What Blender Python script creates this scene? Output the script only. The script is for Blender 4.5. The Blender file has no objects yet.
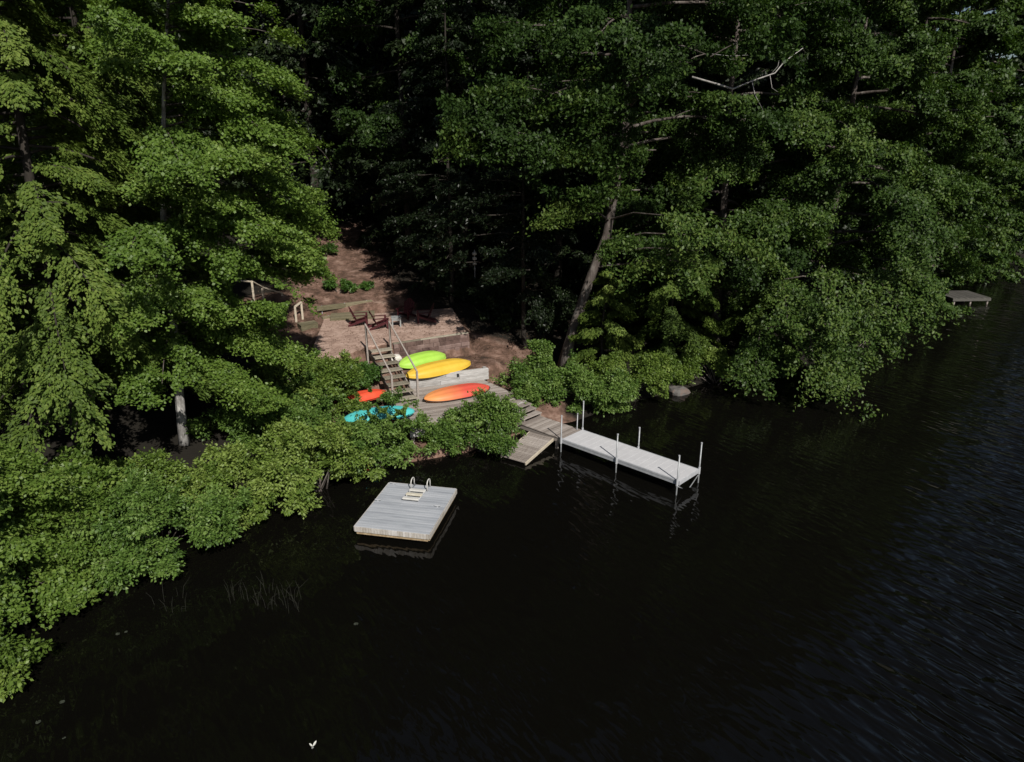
import bpy, math, random
import numpy as np
from mathutils import Vector, Matrix

sc = bpy.context.scene
COL = sc.collection
PI = math.pi
R = math.radians

# ------------------------------------------------------------------ camera
FOC = 710.0
PITCH = R(19.0)
CAMZ = 11.6
FW = np.array([0, math.cos(PITCH), -math.sin(PITCH)])
UP = np.array([0, math.sin(PITCH), math.cos(PITCH)])


def ray(x, y):
    return FW * FOC + np.array([1.0, 0, 0]) * (x - 512) + UP * (381 - y)


def at(x, y, z):
    d = ray(x, y)
    return np.array([0, 0, CAMZ]) + d * ((z - CAMZ) / d[2])


def atY(x, y, Y):
    d = ray(x, y)
    return np.array([0, 0, CAMZ]) + d * (Y / d[1])


def proj(P):
    Q = np.asarray(P, float) - np.array([0, 0, CAMZ])
    dz = Q @ FW
    return 512 + FOC * Q[..., 0] / dz, 381 - FOC * (Q @ UP) / dz


cam_d = bpy.data.cameras.new('camera')
cam = bpy.data.objects.new('camera', cam_d)
COL.objects.link(cam)
cam.location = (0, 0, CAMZ)
cam.rotation_euler = (PI / 2 - PITCH, 0, 0)
cam_d.sensor_width = 36
cam_d.lens = FOC / 1024 * 36
cam_d.clip_start = 0.1
cam_d.clip_end = 3000
sc.camera = cam

# ------------------------------------------------------------------ light
SUN_EL, SUN_AZ = R(40), R(157)          # azimuth measured from +Y towards +X
S = Vector((math.sin(SUN_AZ) * math.cos(SUN_EL), math.cos(SUN_AZ) * math.cos(SUN_EL), math.sin(SUN_EL)))
sun_d = bpy.data.lights.new('sun', 'SUN')
sun = bpy.data.objects.new('sun', sun_d)
COL.objects.link(sun)
sun_d.energy = 4.8
sun_d.angle = R(0.55)
sun_d.color = (1.0, 0.95, 0.87)
sun.rotation_euler = S.to_track_quat('Z', 'Y').to_euler()
sun.location = (0, 0, 60)

world = bpy.data.worlds.new('World')
sc.world = world
world.use_nodes = True
wn = world.node_tree
bg = wn.nodes['Background']
sky = wn.nodes.new('ShaderNodeTexSky')
sky.sky_type = 'NISHITA'
sky.sun_disc = False
sky.sun_elevation = SUN_EL
sky.sun_rotation = SUN_AZ
wn.links.new(sky.outputs['Color'], bg.inputs['Color'])
bg.inputs['Strength'].default_value = 0.05

sc.view_settings.view_transform = 'Standard'
sc.view_settings.look = 'None'
sc.view_settings.exposure = 0.15
sc.view_settings.gamma = 1
sc.cycles.max_bounces = 5
sc.cycles.diffuse_bounces = 2
sc.cycles.glossy_bounces = 2
sc.cycles.transmission_bounces = 2
sc.cycles.transparent_max_bounces = 4


# ------------------------------------------------------------------ materials
def mat_base(name):
    m = bpy.data.materials.new(name)
    m.use_nodes = True
    nt = m.node_tree
    return m, nt, nt.nodes['Principled BSDF']


def node(nt, t, **kw):
    n = nt.nodes.new(t)
    for k, v in kw.items():
        setattr(n, k, v)
    return n


def ramp(nt, stops):
    n = nt.nodes.new('ShaderNodeValToRGB')
    e = n.color_ramp.elements
    while len(e) < len(stops):
        e.new(0.5)
    for el, (p, c) in zip(e, stops):
        el.position = p
        el.color = (*c, 1)
    return n


def leaf_mat(name, dark, mid, light, trans=0.3, rough=0.5, spec=0.35):
    m, nt, b = mat_base(name)
    a = node(nt, 'ShaderNodeAttribute', attribute_name='tone')
    r = ramp(nt, [(0.0, dark), (0.5, mid), (1.0, light)])
    nt.links.new(a.outputs['Fac'], r.inputs['Fac'])
    nt.links.new(r.outputs['Color'], b.inputs['Base Color'])
    b.inputs['Roughness'].default_value = rough
    b.inputs['Specular IOR Level'].default_value = spec
    t = node(nt, 'ShaderNodeBsdfTranslucent')
    hs = node(nt, 'ShaderNodeHueSaturation')
    hs.inputs['Saturation'].default_value = 1.15
    hs.inputs['Value'].default_value = 1.3
    nt.links.new(r.outputs['Color'], hs.inputs['Color'])
    nt.links.new(hs.outputs['Color'], t.inputs['Color'])
    mx = node(nt, 'ShaderNodeMixShader')
    mx.inputs[0].default_value = trans
    nt.links.new(b.outputs[0], mx.inputs[1])
    nt.links.new(t.outputs[0], mx.inputs[2])
    nt.links.new(mx.outputs[0], nt.nodes['Material Output'].inputs['Surface'])
    return m


def noisy(name, stops, scale=3.0, stretch=(1, 1, 1), rough=0.8, bump=0.3, detail=8, tone=0.0, spec=0.3, bscale=None):
    """noise-driven colour on object coordinates, optional per-face tone and bump"""
    m, nt, b = mat_base(name)
    tc = node(nt, 'ShaderNodeTexCoord')
    mp = node(nt, 'ShaderNodeMapping')
    mp.inputs['Scale'].default_value = stretch
    nt.links.new(tc.outputs['Object'], mp.inputs['Vector'])
    n = node(nt, 'ShaderNodeTexNoise')
    n.inputs['Scale'].default_value = scale
    n.inputs['Detail'].default_value = detail
    n.inputs['Roughness'].default_value = 0.65
    nt.links.new(mp.outputs[0], n.inputs['Vector'])
    r = ramp(nt, stops)
    src = n.outputs['Fac']
    if tone:
        a = node(nt, 'ShaderNodeAttribute', attribute_name='tone')
        ma = node(nt, 'ShaderNodeMath', operation='MULTIPLY_ADD')
        nt.links.new(a.outputs['Fac'], ma.inputs[0])
        ma.inputs[1].default_value = tone
        nt.links.new(n.outputs['Fac'], ma.inputs[2])
        sb = node(nt, 'ShaderNodeMath', operation='SUBTRACT')
        nt.links.new(ma.outputs[0], sb.inputs[0])
        sb.inputs[1].default_value = tone / 2
        src = sb.outputs[0]
    nt.links.new(src, r.inputs['Fac'])
    nt.links.new(r.outputs['Color'], b.inputs['Base Color'])
    b.inputs['Roughness'].default_value = rough
    b.inputs['Specular IOR Level'].default_value = spec
    if bump:
        n2 = n
        if bscale:
            n2 = node(nt, 'ShaderNodeTexNoise')
            n2.inputs['Scale'].default_value = bscale
            n2.inputs['Detail'].default_value = 6
            nt.links.new(mp.outputs[0], n2.inputs['Vector'])
        bp = node(nt, 'ShaderNodeBump')
        bp.inputs['Strength'].default_value = bump
        bp.inputs['Distance'].default_value = 0.05
        nt.links.new(n2.outputs['Fac'], bp.inputs['Height'])
        nt.links.new(bp.outputs[0], b.inputs['Normal'])
    return m


M = {}
M['maple'] = leaf_mat('maple leaf', (0.056, 0.104, 0.015), (0.100, 0.168, 0.026), (0.170, 0.240, 0.050), rough=.5, spec=.35)
M['hemlock'] = leaf_mat('hemlock needle', (0.040, 0.070, 0.012), (0.080, 0.126, 0.021), (0.150, 0.200, 0.042), trans=0.2, rough=.6, spec=.2)
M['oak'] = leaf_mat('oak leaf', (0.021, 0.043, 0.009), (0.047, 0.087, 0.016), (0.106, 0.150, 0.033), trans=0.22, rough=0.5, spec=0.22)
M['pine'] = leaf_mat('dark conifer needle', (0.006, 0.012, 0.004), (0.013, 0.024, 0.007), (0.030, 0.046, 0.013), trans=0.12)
M['alder'] = leaf_mat('alder leaf', (0.062, 0.108, 0.016), (0.112, 0.175, 0.028), (0.190, 0.255, 0.058), trans=0.25, rough=0.5, spec=0.35)
M['shrub'] = leaf_mat('waterside shrub leaf', (0.052, 0.102, 0.018), (0.094, 0.166, 0.030), (0.155, 0.230, 0.056), trans=0.25, rough=0.5, spec=.35)
M['fern'] = leaf_mat('fern frond', (0.035, 0.085, 0.014), (0.060, 0.130, 0.022), (0.095, 0.170, 0.035), trans=0.3)
M['bark'] = noisy('grey brown bark', [(0.3, (0.035, 0.028, 0.024)), (0.52, (0.085, 0.07, 0.062)), (0.68, (0.22, 0.20, 0.18))], 4, (1, 1, 0.25), 0.9, 0.8)
M['palebark'] = noisy('pale smooth bark', [(0.3, (0.09, 0.085, 0.08)), (0.5, (0.26, 0.25, 0.24)), (0.66, (0.50, 0.49, 0.47))], 5, (1, 1, 0.5), 0.85, 0.4)
M['darkbark'] = noisy('dark conifer bark', [(0.3, (0.012, 0.010, 0.008)), (0.7, (0.045, 0.038, 0.032))], 5, (1, 1, 0.3), 0.95, 0.6)
M['deadwood'] = noisy('bleached dead wood', [(0.3, (0.20, 0.19, 0.18)), (0.7, (0.40, 0.385, 0.365))], 6, (1, 1, 1), 0.8, 0.2)
M['greywood'] = noisy('weathered grey boards', [(0.25, (0.15, 0.125, 0.11)), (0.5, (0.27, 0.235, 0.21)), (0.78, (0.40, 0.36, 0.33))], 3.5, (0.6, 9, 9), 0.85, 0.3, tone=0.35)
M['oldwood'] = noisy('mossy tan boards', [(0.25, (0.12, 0.105, 0.08)), (0.5, (0.24, 0.215, 0.165)), (0.78, (0.38, 0.345, 0.28))], 3.5, (1, 9, 9), 0.85, 0.3, tone=0.3)
M['timber'] = noisy('grey landscaping timber', [(0.25, (0.20, 0.19, 0.18)), (0.5, (0.34, 0.33, 0.32)), (0.8, (0.52, 0.51, 0.50))], 3, (0.8, 8, 8), 0.85, 0.35, tone=0.2)
M['mosswood'] = noisy('mossy boards', [(0.25, (0.06, 0.055, 0.032)), (0.5, (0.13, 0.115, 0.07)), (0.78, (0.24, 0.205, 0.14))], 3.5, (1, 9, 9), 0.9, 0.3, tone=0.3)
M['palewood'] = noisy('sunbleached pine rail', [(0.3, (0.34, 0.29, 0.22)), (0.7, (0.52, 0.46, 0.37))], 4, (1, 6, 6), 0.8, 0.2)
M['docktop'] = noisy('white dock decking', [(0.3, (0.46, 0.46, 0.475)), (0.7, (0.53, 0.53, 0.545))], 2.2, (1, 1, 1), 0.6, 0.05, tone=0.15)
M['floattop'] = noisy('grey composite decking', [(0.25, (0.25, 0.265, 0.295)), (0.5, (0.33, 0.35, 0.38)), (0.75, (0.40, 0.415, 0.445))], 2.0, (0.5, 3, 1), 0.6, 0.12, tone=0.25)
M['skirt'] = noisy('stained pale skirt boards', [(0.3, (0.32, 0.29, 0.25)), (0.7, (0.50, 0.48, 0.46))], 4, (3, 3, 1), 0.75, 0.2, tone=0.3)
M['stain'] = noisy('waterline stained plank', [(0.3, (0.22, 0.15, 0.08)), (0.7, (0.42, 0.33, 0.21))], 5, (2, 2, 1), 0.8, 0.2)
M['shadeplank'] = noisy('shade darkened boards', [(0.3, (0.04, 0.038, 0.034)), (0.7, (0.10, 0.095, 0.085))], 4, (1, 8, 8), 0.85, 0.2, tone=0.3)  # far dock boards; tree shade is put into this dark colour
M['galv'] = noisy('galvanised pipe', [(0.3, (0.20, 0.21, 0.22)), (0.7, (0.34, 0.35, 0.36))], 8, (1, 1, 1), 0.45, 0.0)
M['galv'].node_tree.nodes['Principled BSDF'].inputs['Metallic'].default_value = 0.35
M['alum'] = noisy('dull aluminium frame', [(0.3, (0.30, 0.31, 0.33)), (0.7, (0.42, 0.43, 0.45))], 5, (1, 1, 1), 0.5, 0.0)
M['black'] = noisy('black plastic drum', [(0.3, (0.01, 0.01, 0.011)), (0.7, (0.025, 0.025, 0.027))], 5, (1, 1, 1), 0.5, 0.0)
M['whitepl'] = noisy('white ladder enamel', [(0.3, (0.46, 0.45, 0.42)), (0.7, (0.58, 0.57, 0.54))], 8, (1, 1, 1), 0.4, 0.0)
M['cream'] = noisy('cream ladder tread', [(0.3, (0.45, 0.41, 0.32)), (0.7, (0.56, 0.53, 0.44))], 8, (1, 1, 1), 0.5, 0.0)
M['maroon'] = noisy('maroon chair paint', [(0.3, (0.036, 0.008, 0.010)), (0.7, (0.075, 0.013, 0.018))], 6, (1, 1, 1), 0.55, 0.05)
M['stone'] = noisy('grey boulder', [(0.25, (0.06, 0.052, 0.047)), (0.5, (0.11, 0.105, 0.10)), (0.66, (0.15, 0.10, 0.08)), (0.8, (0.28, 0.27, 0.26))], 2.2, (1, 1, 1), 0.9, 0.5)
M['palestone'] = noisy('pale stone', [(0.3, (0.45, 0.42, 0.38)), (0.7, (0.66, 0.63, 0.58))], 4, (1, 1, 1), 0.9, 0.3)
M['reed'] = noisy('dull reed', [(0.3, (0.009, 0.010, 0.007)), (0.7, (0.026, 0.026, 0.018))], 4, (1, 1, 1), 0.8, 0.0)
M['pad'] = noisy('dull floating leaf', [(0.3, (0.018, 0.022, 0.014)), (0.7, (0.06, 0.066, 0.05))], 7, (1, 1, 1), 0.6, 0.0)
M['petal'] = noisy('white petal', [(0.3, (0.44, 0.44, 0.40)), (0.7, (0.54, 0.54, 0.50))], 9, (1, 1, 1), 0.6, 0.0)
M['tablegrey'] = noisy('grey table paint', [(0.3, (0.20, 0.21, 0.21)), (0.7, (0.30, 0.31, 0.31))], 5, (1, 1, 1), 0.7, 0.1)
M['litter'] = leaf_mat('fallen leaf', (0.05, 0.03, 0.018), (0.13, 0.075, 0.045), (0.34, 0.25, 0.18), trans=0.1)


def plastic(name, c1, c2, axis_blend=False, p0=0.0, p1=1.0):
    """rotomoulded kayak plastic; with axis_blend the colour swirls from one end of the hull to the other"""
    m, nt, b = mat_base(name)
    tc = node(nt, 'ShaderNodeTexCoord')
    n = node(nt, 'ShaderNodeTexNoise')
    n.inputs['Scale'].default_value = 2.5
    n.inputs['Detail'].default_value = 4
    nt.links.new(tc.outputs['Object'], n.inputs['Vector'])
    r = ramp(nt, [(p0, c1), (p1, c2)])
    if axis_blend:
        sx = node(nt, 'ShaderNodeSeparateXYZ')
        nt.links.new(tc.outputs['Object'], sx.inputs[0])
        mr = node(nt, 'ShaderNodeMapRange')
        mr.inputs['From Min'].default_value = -1.4
        mr.inputs['From Max'].default_value = 0.9
        nt.links.new(sx.outputs[0], mr.inputs[0])
        ma = node(nt, 'ShaderNodeMath', operation='MULTIPLY_ADD')
        nt.links.new(n.outputs['Fac'], ma.inputs[0])
        ma.inputs[1].default_value = 0.35
        nt.links.new(mr.outputs[0], ma.inputs[2])
        sb = node(nt, 'ShaderNodeMath', operation='SUBTRACT')
        nt.links.new(ma.outputs[0], sb.inputs[0])
        sb.inputs[1].default_value = 0.17
        nt.links.new(sb.outputs[0], r.inputs['Fac'])
    else:
        nt.links.new(n.outputs['Fac'], r.inputs['Fac'])
    nt.links.new(r.outputs['Color'], b.inputs['Base Color'])
    b.inputs['Roughness'].default_value = 0.5
    b.inputs['Specular IOR Level'].default_value = 0.3
    return m


M['lime'] = plastic('lime plastic', (0.30, 0.54, 0.06), (0.36, 0.60, 0.09), p0=0.3, p1=0.7)
M['yellow'] = plastic('yellow plastic', (0.60, 0.38, 0.035), (0.66, 0.44, 0.06), p0=0.3, p1=0.7)
M['sunset'] = plastic('orange to red plastic', (0.66, 0.27, 0.09), (0.58, 0.085, 0.06), True, 0.1, 0.75)
M['red'] = plastic('red plastic', (0.55, 0.05, 0.025), (0.68, 0.09, 0.04), p0=0.3, p1=0.7)
M['teal'] = plastic('turquoise plastic', (0.05, 0.37, 0.37), (0.09, 0.50, 0.50), p0=0.3, p1=0.7)
M['green'] = plastic('green plastic', (0.10, 0.42, 0.12), (0.14, 0.52, 0.17), p0=0.3, p1=0.7)


# ------------------------------------------------------------------ object helpers
def tag(o, label=None, cat=None, group=None, kind=None):
    if label:
        o['label'] = label
    if cat:
        o['category'] = cat
    if group:
        o['group'] = group
    if kind:
        o['kind'] = kind
    return o


def empty(name, loc, rz=0.0, label=None, cat=None, group=None):
    o = bpy.data.objects.new(name, None)
    COL.objects.link(o)
    o.location = tuple(loc)
    o.rotation_euler = (0, 0, rz)
    o.empty_display_size = 0.2
    return tag(o, label, cat, group)


def copy_tree(o, parent=None):
    c = o.copy()
    COL.objects.link(c)
    if parent is not None:
        c.parent = parent
    for ch in list(o.children):
        copy_tree(ch, c)
    return c


class MB:
    """collects boxes, bars and tubes for one mesh"""

    def __init__(s):
        s.v, s.f, s.t = [], [], []

    def quadmesh(s, vs, fs, tone=0.5):
        k = len(s.v)
        s.v += [tuple(map(float, p)) for p in vs]
        s.f += [tuple(i + k for i in f) for f in fs]
        s.t += [tone] * len(fs)

    def box(s, c, d, rot=None, tone=0.5, cham=0.0):
        hx, hy, hz = d[0] / 2, d[1] / 2, d[2] / 2
        if cham:
            ch = min(cham, hx * .9, hy * .9, hz * .9)
            vs, fs = [], []
            for z, ins in ((-hz, 0), (hz - ch, 0), (hz, ch)):
                vs += [(-hx + ins, -hy + ins, z), (hx - ins, -hy + ins, z), (hx - ins, hy - ins, z), (-hx + ins, hy - ins, z)]
            fs.append((3, 2, 1, 0))
            for l in (0, 4):
                for i in range(4):
                    j = (i + 1) % 4
                    fs.append((l + i, l + j, l + 4 + j, l + 4 + i))
            fs.append((8, 9, 10, 11))
        else:
            vs = [(x, y, z) for z in (-hz, hz) for x, y in ((-hx, -hy), (hx, -hy), (hx, hy), (-hx, hy))]
            fs = [(3, 2, 1, 0), (4, 5, 6, 7), (0, 1, 5, 4), (1, 2, 6, 5), (2, 3, 7, 6), (3, 0, 4, 7)]
        if rot is not None:
            vs = [rot @ Vector(p) for p in vs]
        s.quadmesh([(p[0] + c[0], p[1] + c[1], p[2] + c[2]) for p in vs], fs, tone)

    def beam(s, a, b, w, h, tone=0.5, up=(0, 0, 1)):
        a, b = Vector(a), Vector(b)
        x = (b - a)
        L = x.length
        x.normalize()
        y = Vector(up).cross(x)
        if y.length < 1e-4:
            y = Vector((0, 1, 0)).cross(x)
        y.normalize()
        z = x.cross(y)
        m = Matrix((x, y, z)).transposed()
        s.box((a + b) / 2, (L, w, h), m, tone, cham=min(w, h) * .12)

    def tube(s, pts, rad, n=8, tone=0.5, caps=True):
        pts = [Vector(p) for p in pts]
        if not hasattr(rad, '__len__'):
            rad = [rad] * len(pts)
        vs, fs = [], []
        ref = None
        for i, p in enumerate(pts):
            d = (pts[min(i + 1, len(pts) - 1)] - pts[max(i - 1, 0)])
            d.normalize()
            if ref is None:
                ref = Vector((1, 0, 0)) if abs(d.x) < .9 else Vector((0, 1, 0))
            a = ref - d * ref.dot(d)
            a.normalize()
            ref = a
            b = d.cross(a)
            for k in range(n):
                t = 2 * PI * k / n
                vs.append(p + (a * math.cos(t) + b * math.sin(t)) * rad[i])
        for i in range(len(pts) - 1):
            for k in range(n):
                q = (k + 1) % n
                fs.append((i * n + k, i * n + q, (i + 1) * n + q, (i + 1) * n + k))
        if caps:
            fs.append(tuple(range(n - 1, -1, -1)))
            fs.append(tuple((len(pts) - 1) * n + k for k in range(n)))
        s.quadmesh(vs, fs, tone)

    def build(s, name, m, parent=None, smooth=False, loc=None, rz=0):
        me = bpy.data.meshes.new(name)
        me.from_pydata(s.v, [], s.f)
        at_ = me.attributes.new('tone', 'FLOAT', 'FACE')
        at_.data.foreach_set('value', s.t)
        if smooth:
            me.polygons.foreach_set('use_smooth', [True] * len(s.f))
        me.materials.append(m)
        me.update()
        o = bpy.data.objects.new(name, me)
        COL.objects.link(o)
        if parent is not None:
            o.parent = parent
        if loc is not None:
            o.location = tuple(loc)
            o.rotation_euler = (0, 0, rz)
        return o


def np_mesh(name, V, nquad, tone, m, parent=None, smooth=False):
    """mesh of loose quads from a (4n,3) array"""
    me = bpy.data.meshes.new(name)
    n = nquad
    me.vertices.add(4 * n)
    me.vertices.foreach_set('co', np.ascontiguousarray(V, np.float32).ravel())
    me.loops.add(4 * n)
    me.loops.foreach_set('vertex_index', np.arange(4 * n, dtype=np.int32))
    me.polygons.add(n)
    me.polygons.foreach_set('loop_start', np.arange(0, 4 * n, 4, dtype=np.int32))
    me.polygons.foreach_set('loop_total', np.full(n, 4, np.int32))
    a = me.attributes.new('tone', 'FLOAT', 'FACE')
    a.data.foreach_set('value', np.ascontiguousarray(tone, np.float32))
    me.materials.append(m)
    me.update(calc_edges=True)
    o = bpy.data.objects.new(name, me)
    COL.objects.link(o)
    if parent is not None:
        o.parent = parent
    return o


# gaps in the crowns through which the sun reaches the ground
SUNV = np.array(tuple(S))
FLECKS = [(atY(258, 285, 37.9), .9), (atY(300, 312, 35.2), .8), (atY(179, 402, 23.4), .34), (atY(178, 434, 23.4), .36), (atY(325, 262, 45), .5), (atY(250, 300, 37), .5)]


def unit(a):
    return a / np.maximum(np.linalg.norm(a, axis=-1, keepdims=True), 1e-6)


class Leaves:
    def __init__(s):
        s.P, s.A, s.N, s.T, s.L, s.W = [], [], [], [], [], []

    def add(s, P, A, N, T, L, W):
        n = len(P)
        s.P.append(P)
        s.A.append(A)
        s.N.append(N)
        s.T.append(np.broadcast_to(T, (n,)))
        s.L.append(np.broadcast_to(L, (n,)))
        s.W.append(np.broadcast_to(W, (n,)))

    def arrays(s):
        return [np.concatenate(a) for a in (s.P, s.A, s.N, s.T, s.L, s.W)]

    def build(s, name, m, parent, origin, rng, prune=(), fold=0.12):
        P, A, N, T, L, W = s.arrays()
        keep = P[:, 2] > 0.06
        for (q, rad) in FLECKS:
            v = P - np.asarray(q)
            t = v @ SUNV
            dd = np.linalg.norm(v - t[:, None] * SUNV, axis=1)
            keep &= ~((t > .5) & (dd < rad * (1 + rng.normal(0, .18, len(P)))))
        if len(prune):
            x, y = proj(P)
            j = 1 + rng.normal(0, .16, len(P))
            for (cx, cy, rx, ry) in prune:
                keep &= ((x - cx) / rx) ** 2 + ((y - cy) / ry) ** 2 > j
        P, A, N, T, L, W = P[keep], A[keep], N[keep], T[keep], L[keep], W[keep]
        A = unit(A)
        B = unit(np.cross(N, A))
        N = np.cross(A, B)
        P = P - np.asarray(origin)
        l, w = (L / 2)[:, None], (W / 2)[:, None]
        V = np.empty((len(P), 4, 3))
        V[:, 0] = P - A * l
        V[:, 1] = P + B * w + N * w * fold
        V[:, 2] = P + A * l - N * l * fold
        V[:, 3] = P - B * w + N * w * fold
        return np_mesh(name, V.reshape(-1, 3), len(P), np.clip(T, 0, 1), m, parent)


# ------------------------------------------------------------------ terrain
SHORE = [(-200, -130), (-40, -12), (-17, 4), (-13.2, 11.5), (-12.2, 15.5), (-11, 19.2), (-8.5, 21.3), (-6, 23.6), (-4, 25.2),
         (-1.5, 26.4), (0.6, 27.4), (2.6, 28.3), (5, 30.3), (7.6, 32.0), (10.5, 34), (14, 35), (18.5, 38), (24.5, 45.5), (30, 53), (38, 61), (47, 66),
         (60, 72), (100, 84), (300, 120), (900, 300)]
LAND = np.array(SHORE + [(1500, 1500), (-1500, 1500), (-1500, -400)])
SH = np.array(SHORE)


def inside(poly, X, Y):
    poly = np.asarray(poly)
    c = np.zeros(X.shape, bool)
    j = len(poly) - 1
    for i in range(len(poly)):
        xi, yi = poly[i][:2]
        xj, yj = poly[j][:2]
        t = ((yi > Y) != (yj > Y))
        c ^= t & (X < (xj - xi) * (Y - yi) / ((yj - yi) if yj != yi else 1e-9) + xi)
        j = i
    return c


def seg_dist(pts, X, Y, closed=False):
    d = np.full(X.shape, 1e9)
    pts = [np.asarray(p)[:2] for p in pts]
    if closed:
        pts = pts + [pts[0]]
    for a, b in zip(pts[:-1], pts[1:]):
        e = b - a
        t = np.clip(((X - a[0]) * e[0] + (Y - a[1]) * e[1]) / (e @ e), 0, 1)
        d = np.minimum(d, np.hypot(X - a[0] - t * e[0], Y - a[1] - t * e[1]))
    return d


DECKZ, PATZ, PADZ, WALKZ = 1.05, 2.5, 1.5, 0.55
PATIO = [at(305, 368, PATZ), at(366, 346, PATZ), at(392, 342, PATZ), at(466, 331, PATZ), at(452, 308, PATZ), at(325, 317, PATZ)]
wl, wr = at(410, 389, DECKZ), at(488, 379, DECKZ)
u_w = (wr - wl) / np.linalg.norm(wr - wl)
v_w = np.array([u_w[1], -u_w[0], 0])            # towards the lake
PAD = [wl - v_w * .42, wr - v_w * .42, at(500, 362, PADZ), at(470, 345, PADZ), at(400, 356, PADZ)]
DECK_L = 5.35
DECK_D = 4.7
d_o = wl - u_w * 1.2                            # back left corner of the lower deck
DC1, DC2 = at(489, 382, DECKZ), at(527, 399, DECKZ)      # right edge of the deck: back corner and step corner
_dA, _dE, _dB, _dC = at(562.7, 438.6, .55), at(680.2, 480.2, .55), at(582.3, 430.2, .55), at(697.9, 469.9, .55)
_du = (_dE - _dA) + (_dC - _dB)
_du /= np.linalg.norm(_du)
_dv = np.array([-_du[1], _du[0], 0])
DC3 = DC2 - _dv * 3


def _uv(p):
    return float((p - d_o) @ u_w), float((p - d_o) @ v_w)


DC_V = _uv(DC2)[1]


def deck_right(v):
    (ua, va), (ub, vb), (uc, vc) = _uv(DC1), _uv(DC2), _uv(DC3)
    if v < vb:
        return ua + (ub - ua) * (v - va) / (vb - va)
    return ub + (uc - ub) * (v - vb) / (vc - vb)


DECKP = [d_o, d_o + u_w * deck_right(0), DC2, d_o + u_w * deck_right(DECK_D) + v_w * DECK_D, d_o + v_w * DECK_D]


def hnoise(X, Y):
    return (np.sin(X * .9 + 1.3 * np.sin(Y * .53)) * np.cos(Y * .8 + np.sin(X * .41)) * .5
            + np.sin(X * 2.3 + Y * 1.7) * np.sin(Y * 2.9 - X * 1.1) * .25)


def height(X, Y):
    X = np.asarray(X, float)
    Y = np.asarray(Y, float)
    d = seg_dist(SH, X, Y)
    ins = inside(LAND, X, Y)
    h = .45 * np.minimum(d, 1) + .2 * np.clip(d - 1, 0, 25) + .24 * np.clip(d - 26, 0, 60)
    rr = np.clip((X - 24) / 30, 0, 1)
    h = h * (1 - .6 * rr * rr * (3 - 2 * rr))
    h = h + hnoise(X, Y) * .16 * np.clip(d / 2, 0, 1)
    h = np.where(ins, h, np.maximum(-2.0, -.55 * d))

    def flat(h, poly, z, blend):
        w = np.where(inside(poly, X, Y), 1.0, np.clip(1 - seg_dist(poly, X, Y, True) / blend, 0, 1))
        w = w * w * (3 - 2 * w)
        return h * (1 - w) + z * w
    h = flat(h, DECKP, 0.45, 0.9)
    h = flat(h, PAD, PADZ - .04, 0.25)
    h = flat(h, PATIO, PATZ - .06, 0.45)
    return h


def hz(x, y):
    return float(height(np.array([x]), np.array([y]))[0])


def axis(lo, a, b, hi, fine, n):
    t = np.linspace(0, 1, n) ** 2.2
    return np.unique(np.concatenate([a - (a - lo) * t, np.arange(a, b, fine), b + (hi - b) * t]))


gx = axis(-1200, -22, 22, 1200, .2, 40)
gy = axis(-500, 8, 56, 1400, .2, 40)
GX, GY = np.meshgrid(gx, gy)
GZ = height(GX, GY)
me = bpy.data.meshes.new('ground')
nx, ny = len(gx), len(gy)
idx = np.arange(nx * ny).reshape(ny, nx)
quads = np.stack([idx[:-1, :-1], idx[:-1, 1:], idx[1:, 1:], idx[1:, :-1]], -1).reshape(-1, 4)
me.vertices.add(nx * ny)
me.vertices.foreach_set('co', np.stack([GX, GY, GZ], -1).astype(np.float32).ravel())
me.loops.add(quads.size)
me.loops.foreach_set('vertex_index', quads.astype(np.int32).ravel())
me.polygons.add(len(quads))
me.polygons.foreach_set('loop_start', np.arange(0, quads.size, 4, dtype=np.int32))
me.polygons.foreach_set('loop_total', np.full(len(quads), 4, np.int32))
me.polygons.foreach_set('use_smooth', np.ones(len(quads), bool))
me.update(calc_edges=True)
M['ground'] = noisy('brown needle duff', [(0.32, (0.04, 0.026, 0.018)), (0.47, (0.105, 0.062, 0.044)), (0.56, (0.165, 0.10, 0.076)), (0.68, (0.27, 0.185, 0.145))], 1.6, (1, 1, 1), 0.95, 1.0, detail=15, bscale=5)
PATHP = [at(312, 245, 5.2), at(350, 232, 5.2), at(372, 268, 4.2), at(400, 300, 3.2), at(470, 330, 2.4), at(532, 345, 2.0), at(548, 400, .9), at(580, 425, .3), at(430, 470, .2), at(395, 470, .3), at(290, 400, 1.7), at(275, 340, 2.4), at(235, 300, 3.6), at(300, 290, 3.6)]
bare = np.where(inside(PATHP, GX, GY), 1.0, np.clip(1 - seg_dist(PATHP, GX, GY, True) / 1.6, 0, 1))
a_ = me.attributes.new('bare', 'FLOAT', 'POINT')
a_.data.foreach_set('value', bare.astype(np.float32).ravel())
gt = M['ground'].node_tree
gb = gt.nodes['Principled BSDF']
gl = gb.inputs['Base Color'].links[0].from_socket
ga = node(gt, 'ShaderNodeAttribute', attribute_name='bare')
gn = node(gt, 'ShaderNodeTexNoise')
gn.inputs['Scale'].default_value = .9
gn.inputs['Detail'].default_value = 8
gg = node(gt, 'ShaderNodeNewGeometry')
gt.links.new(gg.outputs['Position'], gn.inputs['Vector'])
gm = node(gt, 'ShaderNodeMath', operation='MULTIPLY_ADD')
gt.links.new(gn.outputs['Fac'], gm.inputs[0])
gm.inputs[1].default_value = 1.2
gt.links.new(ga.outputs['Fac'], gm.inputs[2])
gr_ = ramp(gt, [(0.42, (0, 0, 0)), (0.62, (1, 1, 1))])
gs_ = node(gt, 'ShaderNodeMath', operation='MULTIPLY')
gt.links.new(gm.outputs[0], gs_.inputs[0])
gs_.inputs[1].default_value = .5
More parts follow.
